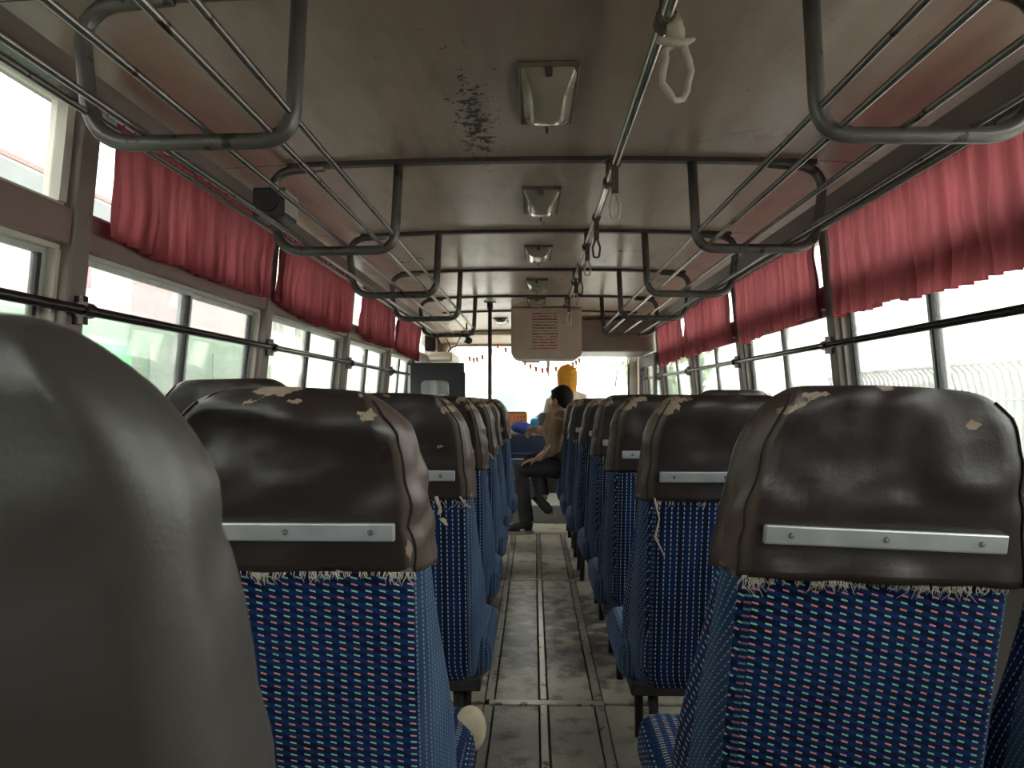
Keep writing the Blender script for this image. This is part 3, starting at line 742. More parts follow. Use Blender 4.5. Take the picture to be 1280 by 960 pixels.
# ------------------------------------------------------------------ overhead handrail and straps
HX, HZ = .236, 1.782
t = thing('overhead_handrail', 'chrome handrail tube running under the ceiling right of the lamps', 'handrail')
MB().tube([(HX, -1.1, HZ), (HX, 5.7, HZ)], .0125, 12).build('rail_tube', M['chrome'], t, smooth=True)
for y in RIBY[:7]:
    m = MB().tube([(HX, y - .016, HZ), (HX, y + .016, HZ)], .0185, 12); m.tube([(HX, y, HZ + .01), (HX, y, 1.862)], .009, 8)
    m.tube([(HX, y, 1.848), (HX, y, 1.860)], .028, 12); m.build('rail_bracket', M['rib'], t, smooth='auto')
def strap(y, L, mat, hmat, label, loop=False):
    t = thing('hanging_strap', label, 'strap', (HX, y, HZ), 'grab straps on the overhead handrail')
    MB().tube([(0, -.012, 0), (0, .012, 0)], .017, 12).build('strap_collar', mat, t, smooth='auto')
    if loop:
        m = MB(); m.tube([(.012, 0, 0), (.018, 0, -.030), (.020, 0, -.055)], [.013, .016, .012], 8, flat=.7)
        m.tube([(-.018, -.01, -.048), (.03, 0, -.05), (.052, .01, -.038)], [.007, .010, .003], 6)
        m.build('knotted_cloth', M['knot'], t, smooth=True)
        pts = [(.018 + .024 * math.sin(a), 0, -.100 + .052 * math.cos(a)) for a in [2 * PI * i / 16 for i in range(16)]]
        MB().tube([(p[0] + .003 * math.sin(i * 2.1), .004 * math.cos(i * 1.7), p[2]) for i, p in enumerate(pts)] + [pts[0]], .0065, 7).build('loop', M['knot'], t, smooth=True)
    else:
        MB().box(-.010, .010, -.004, .004, -L * .55, -.012).build('strap_band', mat, t, bevel=.002)
        pts = [(0, 0, -L * .48), (-.014, 0, -L * .75), (-.010, 0, -L), (.010, 0, -L), (.014, 0, -L * .75), (0, 0, -L * .48)]
        MB().tube(fillet(pts, .006, 3), .0042, 6).build('grip', hmat, t, smooth=True)
strap(1.36, .2, M['leather'], M['handle'], 'knotted cloth loop on the handrail, nearest the camera', True)
SL = [(2.22, .16, 'leather', 'handle', 'strap hanging at the first visible roof rib'), (2.88, .15, 'leather', 'leather', 'dark strap between the second and third lamp'),
      (3.36, .14, 'leather', 'handle', 'strap with pale grip near the second roof rib'), (3.9, .15, 'leather', 'leather', 'dark strap left of the right rack, beyond the third lamp'),
      (4.3, .16, 'leather', 'handle', 'strap near the fourth lamp with pale grip tip'), (5.1, .19, 'rib', 'handle', 'farthest strap, its pale triangle grip before the white locker')]
for y, L, a, b, lb in SL: strap(y, L, M[a], M[b], lb)

# ------------------------------------------------------------------ vertical pole, speaker
t = thing('grab_pole', 'black vertical pole from floor to ceiling at the front left', 'pole', (-.336, 5.90, .012))
MB().tube([(0, 0, 0), (0, 0, 1.82)], .0155, 12).build('pole_tube', M['black_metal'], t, smooth='auto')
MB().tube([(0, 0, 1.78), (0, 0, 1.835)], [.022, .024], 12).build('pole_collar', M['black_metal'], t, smooth='auto')
MB().box(-.045, .045, -.018, .018, 1.832, 1.842).build('pole_plate', M['black_metal'], t)
t = thing('loudspeaker', 'small black speaker box fixed at the outer end of the left rack', 'speaker', (-.80, 2.36, 1.70))
MB().box(-.055, .045, -.06, .06, -.045, .045).build('speaker_case', M['black_metal'], t, bevel=.006)
MB().tube([(-.005, -.060, 0), (-.005, -.066, 0)], .03, 16).build('speaker_grille', M['rubber'], t)
MB().box(.045, .052, -.06, .05, -.035, .035).build('pale_edge', M['cream'], t)

# ------------------------------------------------------------------ white locker box with notice, dark locker right of it
t = thing('roof_locker', 'grubby white metal locker hung under the ceiling, printed notice on its face', 'locker', (.105, 6.3, 1.43))
m = MB(); prof = [(0, 0.0), (.5, 0.0)]
rr = [(-.29, .42), (-.29, .055), (-.28, .028), (-.262, .010), (-.235, 0), (.235, 0), (.262, .010), (.28, .028), (.29, .055), (.29, .42)]
n = len(rr); m.add([(x, 0, z) for x, z in rr] + [(x, .38, z) for x, z in rr], [tuple(range(n))[::-1], tuple(range(n, 2 * n))] + [(i, (i + 1) % n, n + (i + 1) % n, n + i) for i in range(n)])
m.build('locker_body', M['boxpaint'], t, smooth='auto')
MB().box(-.275, .275, -.006, 0, .065, .405).build('locker_door', M['boxpaint'], t, bevel=.002)
po = MB(); po.add([(-.118, -.0085, .075), (.092, -.0085, .075), (.092, -.0085, .385), (-.118, -.0085, .385), (-.118, -.006, .075), (.092, -.006, .075), (.092, -.006, .385), (-.118, -.006, .385)],
                  [(0, 1, 2, 3), (7, 6, 5, 4), (0, 4, 5, 1), (1, 5, 6, 2), (2, 6, 7, 3), (3, 7, 4, 0)])
po.uv = [(0, 0), (1, 0), (1, 1), (0, 1)] * 2; po.build('printed_notice', M['poster'], t)
MB().box(-.292, .292, .005, .012, .044, .050).build('locker_seam', M['rib'], t)
t = thing('front_cabinet', 'dark brown cabinet above the windscreen, right of the white locker', 'cabinet', (.76, 6.95, 1.50))
MB().box(-.36, .34, 0, .9, .03, .325).build('cabinet_body', plain('dark_brown_laminate', (.22, .18, .15), .45), t, bevel=.02, seg=3)
MB().box(-.34, -.02, -.008, 0, .045, .30).build('door', plain('dark_brown_door', (.20, .165, .135), .45), t, bevel=.004)
MB().box(0, .32, -.008, 0, .045, .30).build('door', plain('dark_brown_door2', (.21, .17, .14), .45), t, bevel=.004)

# ------------------------------------------------------------------ partition behind the entrance
t = thing('entrance_partition', 'dark grey partition with small rounded window at the front left', 'partition', (-.83, 6.55, .012))
m = frame_plate(-.245, .235, .5, 1.40, round_rect(-.135, .105, .98, 1.25, .045), 0, .04); m.build('partition_frame', plain('dark_grey_partition', (.040, .044, .052), .5), t, smooth='auto')
MB().box(-.245, .235, .0, .04, 0, .5).build('lower_panel', plain('dark_grey_partition2', (.045, .05, .06), .5), t)
MB().box(-.14, .11, .017, .023, .975, 1.255).build('pane', glassmat('hazy_partition_glass', (.45, .48, .48), .1, .35), t)
MB().box(-.245, -.225, -.004, .044, .1, 1.38).build('light_gap_strip', plain('light_gap_white', (.8, .8, .8), .4), t)  # bright strip painted in for the gap of light beside the wall
MB().box(.235, .245, -.002, .042, .3, 1.32).build('edge_hinge', M['rubber'], t, bevel=.003)

# clutter above the entrance
t = thing('entrance_box', 'black control box under the ceiling at the front left corner', 'box', (-.93, 6.95, 1.54))
MB().box(-.06, .04, 0, .1, 0, .14).build('case', M['rubber'], t, bevel=.008)
MB().box(-.04, .02, -.008, 0, .02, .10).build('cover', plain('dark_box_lid', (.05, .045, .04)), t, bevel=.002)
t = thing('door_gear_cover', 'pale beige housing over the entrance door mechanism', 'housing', (-.93, 7.6, 1.47))
MB().box(-.12, .12, 0, .80, 0, .10).build('housing_body', M['front_cream'], t, bevel=.02, seg=3)
MB().box(-.10, .10, -.02, .0, .02, .05).build('housing_lip', plain('white_lip', (.7, .66, .6)), t, bevel=.004)
t = thing('cable', 'dark loose cables curling at the front left corner', 'cable', (0, 0, 0))
for pts in ([(-.98, 8.5, 1.79), (-.93, 8.5, 1.70), (-.90, 8.5, 1.58), (-.91, 8.5, 1.46)], [(-.80, 8.45, 1.80), (-.86, 8.5, 1.70), (-.885, 8.5, 1.62), (-.88, 8.5, 1.50)]):
    MB().tube(fillet(pts, .04, 4), .006, 6).build('wire', M['rubber'], t, smooth=True)
# small fan under the roof at the front
t = thing('cabin_fan', 'small dark fan on the roof near the front left corner', 'fan', (-.66, 7.55, 1.72))
MB().sphere((0, 0, 0), .022).build('fan_hub', M['rubber'], t, smooth=True)
for i in range(3):
    a = i * 2.09 + .4; MB().hexa([(.015 * math.cos(a), -.02, .015 * math.sin(a)), (.07 * math.cos(a - .3), -.02, .07 * math.sin(a - .3)), (.07 * math.cos(a + .3), -.012, .07 * math.sin(a + .3)), (.015 * math.cos(a + .5), -.012, .015 * math.sin(a + .5)),
                                  (.015 * math.cos(a), -.017, .015 * math.sin(a)), (.07 * math.cos(a - .3), -.017, .07 * math.sin(a - .3)), (.07 * math.cos(a + .3), -.009, .07 * math.sin(a + .3)), (.015 * math.cos(a + .5), -.009, .015 * math.sin(a + .5))]).build('fan_blade', M['leather'], t)
MB().tube([(0, 0, .02), (0, 0, .13)], .008, 8).build('fan_stem', M['rubber'], t)

# ------------------------------------------------------------------ windscreen fittings
t = thing('wiper', 'thin wiper arm standing against the right half of the windscreen', 'wiper', (0, 8.842, 0))
MB().tube([(.99, 0, 1.60), (.965, 0, 1.45), (.935, 0, 1.24)], [.005, .006, .009], 6).build('wiper_arm', M['rubber'], t, smooth=True)
MB().box(.965, 1.02, -.03, .0, 1.60, 1.72).build('wiper_mount', M['rubber'], t, bevel=.005)
t = thing('sun_visor', 'narrow dark sun visor folded up at the windscreen top right', 'visor', (.70, 8.62, 1.655))
MB().box(-.22, .24, 0, .02, -.012, .012).build('visor_board', M['rubber'], t, bevel=.005)
MB().box(-.23, -.20, -.01, .03, -.02, .02).build('visor_clip', M['rubber'], t, bevel=.004)
MB().box(.18, .25, -.01, .025, -.018, .014).build('visor_end', M['cream'], t, bevel=.004)
t = thing('rear_view_mirror', 'small dark mirror strip hanging at the windscreen centre', 'mirror', (-.0, 8.55, 1.525))
MB().box(-.13, .07, 0, .02, -.018, .018).build('mirror_shell', plain('mirror_shell', (.10, .08, .08), .4), t, bevel=.006)
MB().box(-.12, .06, -.003, 0, -.012, .012).build('mirror_glass', plain('mirror_silver', (.5, .52, .55), .08, 1), t)
MB().tube([(-.02, .01, .015), (0.0, .06, .22)], .006, 6).build('mirror_stem', M['rubber'], t)
t = thing('windscreen_divider', 'pale strip hanging behind the mirror at the windscreen centre', 'strip', (.16, 8.74, 1.36))
MB().hexa([(.0, 0, .0), (.012, 0, .0), (.012, .01, .0), (0, .01, 0), (-.03, 0, .36), (.045, 0, .36), (.045, .01, .36), (-.03, .01, .36)]).build('strip_body', M['handle'], t, bevel=.002)
# garland of small red and orange tassels
GP = [(555, 441), (560, 446), (587, 447), (592, 448.5), (596, 448), (603, 445), (614, 437), (622, 431), (632, 436), (640, 445), (656, 452), (663, 456.5), (670, 460), (678, 461.5), (684, 461), (695, 460), (702, 459), (710, 456), (716, 454), (720, 452), (724, 449)]
gy = 8.6; g = thing('garland', 'string of small red and orange tassels across the windscreen top', 'garland', (0, gy, 0))
gp = [((p - 667) * gy / 960, 0, 1.1 - (q - 499) * gy / 960) for p, q in GP]
MB().tube(gp, .0016, 4).build('garland_string', M['seam'], g)
gr_, go_ = plain('garland_red', (.50, .035, .02)), plain('garland_orange', (.75, .20, .03))
for i, p in enumerate(gp):
    if i in (0, 9): continue
    m = MB().sphere(p, .017, 1, .8, .9, 8, 6); m.tube([p, (p[0] + .004, 0, p[2] - .04)], [.009, .014], 6)
    m.build('tassel', go_ if i > 14 or i % 4 == 3 else gr_, g, smooth=True)

# ------------------------------------------------------------------ dashboard and driver's area
t = thing('dashboard', 'dark blue-grey dashboard ledge under the windscreen', 'dashboard', (0, 8.17, .17))
MB().box(-1.0, 1.1, .15, .62, .0, .55).build('dash_body', plain('dash_grey', (.10, .12, .15), .5), t, bevel=.03, seg=3)
MB().box(-1.0, 1.1, .10, .62, .555, .60).build('dash_top', plain('dash_top_white', (.62, .64, .68), .5), t, bevel=.015)
t = thing('offering_box', 'orange and red printed box on the dashboard behind the left seats', 'box', (-.19, 8.34, .775))
MB().box(-.20, .12, 0, .14, 0, .17).build('box_body', mottled('orange_print', (.68, .14, .04), (.75, .38, .12), 22, .5), t, bevel=.006)
MB().box(-.10, .10, -.004, 0, .02, .15).build('box_label', mottled('red_label', (.55, .07, .03), (.80, .40, .20), 34, .5), t)
MB().box(-.19, -.12, -.004, 0, .02, .15).build('box_side_label', plain('yellow_label', (.75, .42, .12), .5), t)
MB().box(-.19, .11, .01, .13, .17, .19).build('box_lid', plain('brown_lid', (.20, .12, .08), .6), t, bevel=.004)
t = thing('cyan_bag', 'bright cyan plastic bag on the ledge beside the orange box', 'bag', (.02, 8.10, .77))
MB().box(-.06, .12, .30, .45, 0, .13).build('bag_body', plain('cyan_plastic', (.02, .35, .72), .35), t, smooth=True, bevel=.05, seg=4)
MB().tube([(.0, .37, .12), (.03, .37, .155), (.06, .37, .12)], .008, 6).build('bag_knot', plain('cyan_plastic2', (.02, .35, .72), .35), t, smooth=True)
t = thing('blue_bundle', 'crumpled royal blue cloth bundle on the front bench back', 'cloth', (-.10, 7.32, .83))
mm = MB(); mm.sphere((0, 0, 0), .10, 1.1, .8, .6, 20, 14)
for v in mm.v: v += v.normalized() * .025 * noise.noise(v * 14)
mm.build('bundle_cloth', plain('royal_blue_cloth', (.05, .09, .36), .8), t, smooth=True)
t = thing('front_bench', 'navy blue padded bench across the front platform', 'bench', (-.20, 7.12, .17))
MB().box(-.50, .34, .0, .12, .38, .60).build('bench_back', plain('navy_vinyl', (.012, .022, .055), .45), t, smooth=True, bevel=.03, seg=3)
MB().box(-.50, .30, .02, .14, .12, .37).build('bench_panel', plain('teal_grey_vinyl', (.05, .085, .10), .5), t, bevel=.02, seg=2)
MB().tube([(-.50, -.01, .20), (.24, -.01, .20)], .006, 6).build('bench_trim', M['cream'], t)
MB().tube([(-.50, -.012, .43), (.24, -.012, .43)], .004, 6).build('bench_piping', plain('blue_piping', (.10, .16, .3)), t)
MB().box(-.50, .30, .0, .45, .0, .12).build('bench_plinth', plain('dark_plinth', (.05, .055, .06), .6), t, bevel=.01)
t = thing('cab_chair', 'rounded dark grey seat back in front of the brown-shirted man', 'seat', (.21, 7.55, .17))
mm = MB().box(-.17, .22, .0, .11, .30, .80); mm.build('seat_back', plain('dark_grey_seat_vinyl', (.060, .062, .062), .5), t, smooth=True, bevel=.05, seg=5)
MB().box(-.19, .24, .02, .28, .26, .36).build('seat_cushion', plain('dark_grey_seat_vinyl2', (.055, .058, .06), .5), t, smooth=True, bevel=.03, seg=3)
MB().box(-.12, .17, .08, .26, 0, .27).build('seat_base', M['seatframe'], t, bevel=.01)
t = thing('driver_door_post', 'grimy cream door post with rubber edge at the front right', 'door post', (1.02, 8.05, .17))
MB().box(-.02, .05, 0, .06, 0, 1.46).build('post_body', M['cream'], t, bevel=.006)
MB().box(-.035, -.02, .0, .04, .1, 1.30).build('post_rubber', M['rubber'], t)
t = thing('driver_door_frame', 'dark window frame of the driver door, front right', 'door frame', (1.10, 7.45, .17))
fr_ = frame_plate(-.5, .5, .45, 1.40, round_rect(-.43, .43, .55, 1.25, .05), 0, .03)
for v in fr_.v: v.x, v.y = v.y, v.x + .1
fr_.build('frame_ring', M['rubber'], t)

# ------------------------------------------------------------------ people
def remesh(mb, voxel, name, mat, parent, smooth_it=6):
    o = mb.build(name + '_src', mat, None)
    md = o.modifiers.new('r', 'REMESH'); md.mode = 'VOXEL'; md.voxel_size = voxel
    ms = o.modifiers.new('s', 'SMOOTH'); ms.factor = .5; ms.iterations = smooth_it
    dg = bpy.context.evaluated_depsgraph_get(); dg.update()
    me = bpy.data.meshes.new_from_object(o.evaluated_get(dg))
    bpy.data.objects.remove(o); me.name = name
    me.polygons.foreach_set('use_smooth', [True] * len(me.polygons))
    n = bpy.data.objects.new(name, me); C.objects.link(n)
    if parent: n.parent = parent
    return n
skin = NT('brown_skin'); skin.set(skin.mix(skin.noise(skin.coord(), 20, 4), (.42, .25, .16), (.33, .19, .12)), .5, 0, .4); skin.b.inputs['Subsurface Weight'].default_value = .05; skin = skin.m
hair = mottled('black_hair', (.004, .004, .005), (.011, .010, .011), 60, .8, bump=.6, spec=.2)
def head(mb, c, rot, s=1.0):
    """head about the centre c, face towards local +Y"""
    c = Vector(c)
    def P(x, y, z): return c + rot @ Vector((x, y, z)) * s
    mb.sphere(P(0, -.008, .028), .092 * s, .84, 1.04, .98, 20, 14, rot=rot)
    mb.sphere(P(0, .022, -.045), .062 * s, .88, .95, 1.05, 16, 10, rot=rot)
    mb.sphere(P(0, .060, -.078), .026 * s, 1.1, .9, .8, 10, 8, rot=rot)
    mb.tube([P(0, .082, .028), P(0, .104, -.018), P(0, .090, -.026)], [.008 * s, .014 * s, .012 * s], 8)
    for sx in (-1, 1):
        mb.sphere(P(sx * .080, -.002, -.005), .026 * s, .35, .75, 1.15, 10, 8, rot=rot)
        mb.sphere(P(sx * .034, .072, .030), .014 * s, 1.4, .7, .5, 8, 6, rot=rot)
        mb.sphere(P(sx * .044, .052, -.03), .028 * s, 1, .8, 1, 8, 6, rot=rot)
    mb.sphere(P(0, .083, -.046), .014 * s, 1.6, .7, .45, 10, 6, rot=rot)
    mb.sphere(P(0, .080, -.058), .013 * s, 1.4, .7, .5, 10, 6, rot=rot)
def hand(mb, wrist, d, n, s=1.0, curl=.9, thumb=1):
    """wrist position, pointing direction d, palm normal n"""
    w = Vector(wrist); d = Vector(d).normalized(); n = Vector(n); n = (n - d * n.dot(d)).normalized(); a = d.cross(n)
    for i in range(4):
        q = (i - 1.5) * .019 * s; mb.tube([w + a * q * .7 + d * .0, w + a * q + d * .085 * s], [.013 * s, .0125 * s], 8)
        L = (.070, .080, .076, .060)[i] * s; p = w + a * q + d * .085 * s; dd = d.copy(); pts = [p - d * .01]; 
        for kx in range(3):
            ang = curl * (kx + 1) * .55; dd = (d * math.cos(ang) + n * math.sin(ang)); p = p + dd * L / 3 * (1.15 - .15 * kx); pts.append(p.copy())
        mb.tube(pts, [.0095 * s, .009 * s, .0082 * s, .007 * s], 8)
    t0 = w + a * (-thumb) * .022 * s + d * .02 * s; t1 = t0 + (a * (-thumb) * .8 + d * .6 + n * .35).normalized() * .040 * s; t2 = t1 + (d * .8 + n * .6 - a * (-thumb) * .1).normalized() * .034 * s
    mb.tube([t0, t1, t2], [.014 * s, .011 * s, .009 * s], 8)
def eyes(parent, c, rot, s=1.0):
    c = Vector(c)
    for sx in (-1, 1):
        MB().sphere(c + rot @ Vector((sx * .034, .078, .026)) * s, .0085 * s, 1, 1, 1, 10, 8).build('eye', plain('eye_white', (.5, .48, .45), .2), parent, smooth=True)

# man in brown shirt, seated sideways, looking ahead to the left
root = thing('person', 'man with short black hair in a brown shirt sitting sideways into the aisle, legs crossed', 'person', (.30, 6.28, .47))
O = Vector((.30, 6.28, .47))
def w(x, y, z): return Vector((x, y, z)) - O
hipL, hipR = w(.27, 6.38, .55), w(.27, 6.18, .55)
kneeS = w(-.10, 6.26, .535)       # standing leg knee
ankS = w(-.055, 6.24, .13)
body = MB()
chest = w(.215, 6.27, .90)
body.sphere(w(.27, 6.28, .58), .13, .95, 1.25, .85, 18, 12)
body.tube([w(.27, 6.28, .56), w(.245, 6.28, .72), w(.215, 6.27, .88), w(.21, 6.27, .97)], [.115, .12, .135, .09], 18, flat=1.15)
shF, shB = w(.185, 6.44, .945), w(.215, 6.10, .945)
body.tube([shF, w(.205, 6.27, .965), shB], [.058, .07, .058], 12)
hc = w(.225, 6.27, 1.088); hr = Matrix.Rotation(R(48), 3, 'Z') @ Matrix.Rotation(R(-6), 3, 'X')
body.tube([w(.21, 6.27, .95), w(.222, 6.268, 1.05)], [.062, .055], 12)
head(body, hc, hr, .93)
# legs
body.tube([hipR, w(.08, 6.21, .555), kneeS, w(-.09, 6.25, .35), ankS], [.085, .078, .058, .052, .038], 14)
body.tube([hipL, w(.06, 6.36, .60), w(-.02, 6.33, .615), w(.05, 6.25, .44), w(.08, 6.20, .29)], [.085, .074, .056, .050, .036], 14)
# far arm raised to the bench bar
elF = w(.14, 6.62, .80); wrF = w(.045, 6.72, .845)
body.tube([shF, elF], [.050, .042], 12); body.tube([elF, wrF], [.040, .028], 12); hand(body, wrF, (-.55, .25, -.15), (-.2, -.5, -.85), 1.0, 1.0)
# near arm down to the knee
elB = w(.145, 6.10, .70); wrB = w(.035, 6.16, .625)
body.tube([shB, elB], [.050, .042], 12); body.tube([elB, wrB], [.040, .027], 12); hand(body, wrB, (-1, .1, -.28), (0, 0, -1), .95, .35, -1)
b = remesh(body, .0075, 'body', skin, root, 3)
eyes(b, hc, hr, .93)
hm = MB(); hs = .93
def HP(x, y, z): return hc + hr @ Vector((x, y, z)) * hs
hm.sphere(HP(0, -.018, .040), .101 * hs, .88, 1.02, .98, 22, 16, rot=hr); hm.sphere(HP(0, -.055, -.020), .068 * hs, .98, .75, .95, 16, 10, rot=hr); hm.sphere(HP(0, .045, .085), .050 * hs, 1.2, .9, .6, 14, 8, rot=hr)
for v in hm.v: v += Vector((noise.noise(v * 70), noise.noise(v * 70 + Vector((9, 0, 0))), noise.noise(v * 70 + Vector((0, 9, 0))))) * .004
cutm = remesh(hm, .007, 'hair', hair, b, 2)
shirt_m = mottled('brown_shirt_cloth', (.30, .205, .125), (.23, .155, .095), 7, .9, bump=.4)
sh = MB()
sh.tube([w(.275, 6.28, .49), w(.262, 6.28, .60), w(.245, 6.28, .72), w(.215, 6.27, .88), w(.21, 6.27, .975), w(.213, 6.27, 1.0)], [.150, .140, .138, .150, .105, .066], 20, flat=1.18)
sh.tube([shF, w(.205, 6.27, .975), shB], [.068, .080, .068], 12)
sh.tube([shF, elF, w(.085, 6.68, .825)], [.066, .056, .045], 12)
sh.tube([shB, elB, w(.10, 6.12, .675)], [.068, .060, .050], 12)
sh.tube([w(.27, 6.2, .52), w(.19, 6.17, .50)], [.11, .07], 12)
for v in sh.v: v += v.normalized() * .008 * noise.noise(v * 14)
remesh(sh, .010, 'shirt', shirt_m, b, 2)
tr = MB(); trm = mottled('black_trouser_cloth', (.026, .024, .028), (.044, .040, .046), 9, .9, bump=.3)
tr.sphere(w(.27, 6.28, .56), .14, .95, 1.25, .78, 18, 12)
tr.tube([hipR, w(.08, 6.21, .555), kneeS, w(-.092, 6.25, .35), w(-.056, 6.24, .105)], [.096, .089, .072, .066, .060], 14)
tr.tube([hipL, w(.06, 6.36, .60), w(-.02, 6.33, .615), w(.05, 6.25, .44), w(.073, 6.21, .32)], [.094, .084, .070, .062, .056], 14)
remesh(tr, .010, 'trousers', trm, b, 2)
def shoe(parent, heel, toe, up, name='shoe'):
    heel, toe, up = Vector(heel), Vector(toe), Vector(up).normalized(); d = (toe - heel).normalized(); sd = d.cross(up)
    L = (toe - heel).length; m = MB()
    m.tube([heel + d * .01 + up * .052, heel + d * L * .3 + up * .055, heel + d * L * .6 + up * .050, heel + d * L * .85 + up * .042, toe - d * .01 + up * .034], [.036, .038, .042, .038, .020], 14)
    m.tube([heel + d * L * .20 + up * .05, heel + d * L * .16 + up * .095], [.040, .038], 12)
    s1 = remesh(m, .007, name, plain('black_shoe_cloth', (.015, .015, .017), .7), parent, 2)
    q = MB(); ring = []
    n = 18
    for zz in (0.0, .026):
        for i in range(n):
            a = 2 * PI * i / n; ca = math.cos(a); wdt = .046 + .006 * ca
            ring.append(heel + d * (L / 2 + ca * (L / 2 + .008)) + sd * math.sin(a) * wdt + up * zz)
    q.add(ring, [tuple(range(n))[::-1], tuple(range(n, 2 * n))] + [(i, (i + 1) % n, n + (i + 1) % n, n + i) for i in range(n)])
    q.build('sole', plain('grey_pink_sole', (.34, .30, .27), .7), s1, bevel=.003, seg=1)
    q = MB(); q.box(-.018, .018, -.0015, .0015, -.006, .006); mt = Matrix((d, -sd, up)).transposed()
    side_ = -1 if (sd.y > 0) else 1
    for v in q.v: v.xyz = mt @ v + heel + d * L * .45 + sd * side_ * .0405 + up * .038
    q.build('side_flash', plain('white_flash', (.8, .8, .8), .5), s1)
shoe(b, w(-.005, 6.235, .014), w(-.215, 6.19, .014), (0, 0, 1))
shoe(b, w(.055, 6.20, .285), w(.165, 6.10, .175), (-.62, -.25, .62))
# strap of a small bag held in his lap
m = MB().tube([w(.17, 6.10, .80), w(.10, 6.02, .70), w(.045, 6.10, .62)], .007, 6)
s_ = m.build('bag_strap', plain('pale_strap', (.45, .40, .34), .8), b, smooth=True)

# person in yellow head scarf, further ahead
root2 = thing('person', 'person in a mustard yellow head scarf and cream shirt seated near the windscreen', 'person', (.36, 8.02, .60))
O = Vector((.36, 8.02, .60))
h2 = w(.345, 8.0, 1.315); r2 = Matrix.Rotation(R(14), 3, 'Z')
bd = MB(); bd.sphere(w(.38, 8.0, .70), .14, 1.2, .95, .8, 16, 10)
bd.tube([w(.38, 8.0, .68), w(.375, 8.0, .85), w(.365, 7.99, 1.06), w(.36, 8.0, 1.13)], [.13, .13, .14, .08], 16, flat=1.1)
s1_, s2_ = w(.19, 8.0, 1.08), w(.54, 8.0, 1.08)
bd.tube([s1_, w(.365, 8.0, 1.12), s2_], [.055, .07, .055], 12); bd.tube([w(.362, 8.0, 1.10), w(.35, 8.0, 1.24)], [.06, .052], 12)
head(bd, h2, r2, 1.0)
for (sa, el, wr_) in ((s1_, w(.14, 8.14, .88), w(.18, 8.33, .90)), (s2_, w(.60, 8.12, .86), w(.50, 8.33, .88))):
    bd.tube([sa, el], [.048, .042], 10); bd.tube([el, wr_], [.040, .027], 10); hand(bd, wr_, (0, 1, .1), (0, 0, -1), .95, .7)
for sx in (-.09, .09):
    bd.tube([w(.38 + sx, 8.0, .66), w(.38 + sx * 1.2, 8.24, .66), w(.38 + sx * 1.2, 8.22, .30), w(.38 + sx * 1.2, 8.20, .22), w(.38 + sx * 1.2, 8.27, .20)], [.08, .062, .042, .036, .03], 12)
b2 = remesh(bd, .009, 'body', skin, root2, 3); eyes(b2, h2, r2)
sc = MB(); scm = NT('mustard_scarf'); pp = scm.coord(); scm.set(scm.mix(scm.noise(scm.mapping(pp, (1, 1, 3), (0, .6, 0)), 12, 4), (.78, .36, .035), (.60, .25, .02)), .85)
scm = scm.m
def H2(x, y, z): return h2 + r2 @ Vector((x, y, z))
sc.sphere(H2(0, -.012, .035), .112, .95, 1.02, 1.0, 24, 18, rot=r2)
sc.tube([H2(0, -.02, .0), H2(0.0, -.025, -.07), H2(.01, -.01, -.14)], [.106, .098, .088], 18)
for i in range(5):   # wrap folds
    z0 = .075 - i * .042; sc.tube([H2(-.100, -.01, z0 - .05), H2(-.06, -.090, z0 - .030), H2(.0, -.122, z0), H2(.06, -.098, z0 + .022), H2(.10, -.03, z0 + .04)], .010, 7)
remesh(sc, .0075, 'head_scarf', scm, b2, 2)
st = MB(); st.tube([w(.38, 8.0, .60), w(.375, 8.0, .85), w(.365, 7.99, 1.06), w(.36, 8.0, 1.16)], [.16, .155, .165, .09], 18, flat=1.12)
st.tube([s1_, w(.365, 8.0, 1.135), s2_], [.068, .084, .068], 12)
st.tube([s1_, w(.14, 8.14, .88), w(.17, 8.28, .895)], [.064, .056, .046], 10); st.tube([s2_, w(.60, 8.12, .86), w(.52, 8.28, .875)], [.064, .056, .046], 10)
remesh(st, .011, 'shirt', mottled('cream_shirt_cloth', (.62, .52, .42), (.52, .43, .34), 8, .9), b2, 2)
tt = MB(); tt.sphere(w(.38, 8.0, .68), .15, 1.2, .95, .72, 16, 10)
for sx in (-.09, .09): tt.tube([w(.38 + sx, 8.0, .66), w(.38 + sx * 1.2, 8.24, .66), w(.38 + sx * 1.2, 8.22, .30)], [.09, .074, .06], 12)
remesh(tt, .011, 'trousers', mottled('grey_trouser_cloth', (.10, .10, .11), (.14, .14, .15), 8, .9), b2, 2)
t = thing('engine_cover', 'low dark padded engine cover the scarfed person sits on', 'engine cover', (.42, 7.75, .17))
MB().box(-.18, .24, .10, .42, 0, .37).build('cover_body', M['rubber'], t, smooth=True, bevel=.04, seg=3)
MB().box(-.16, .22, .12, .40, .36, .395).build('cover_pad', plain('dark_pad', (.03, .03, .035)), t, bevel=.012)

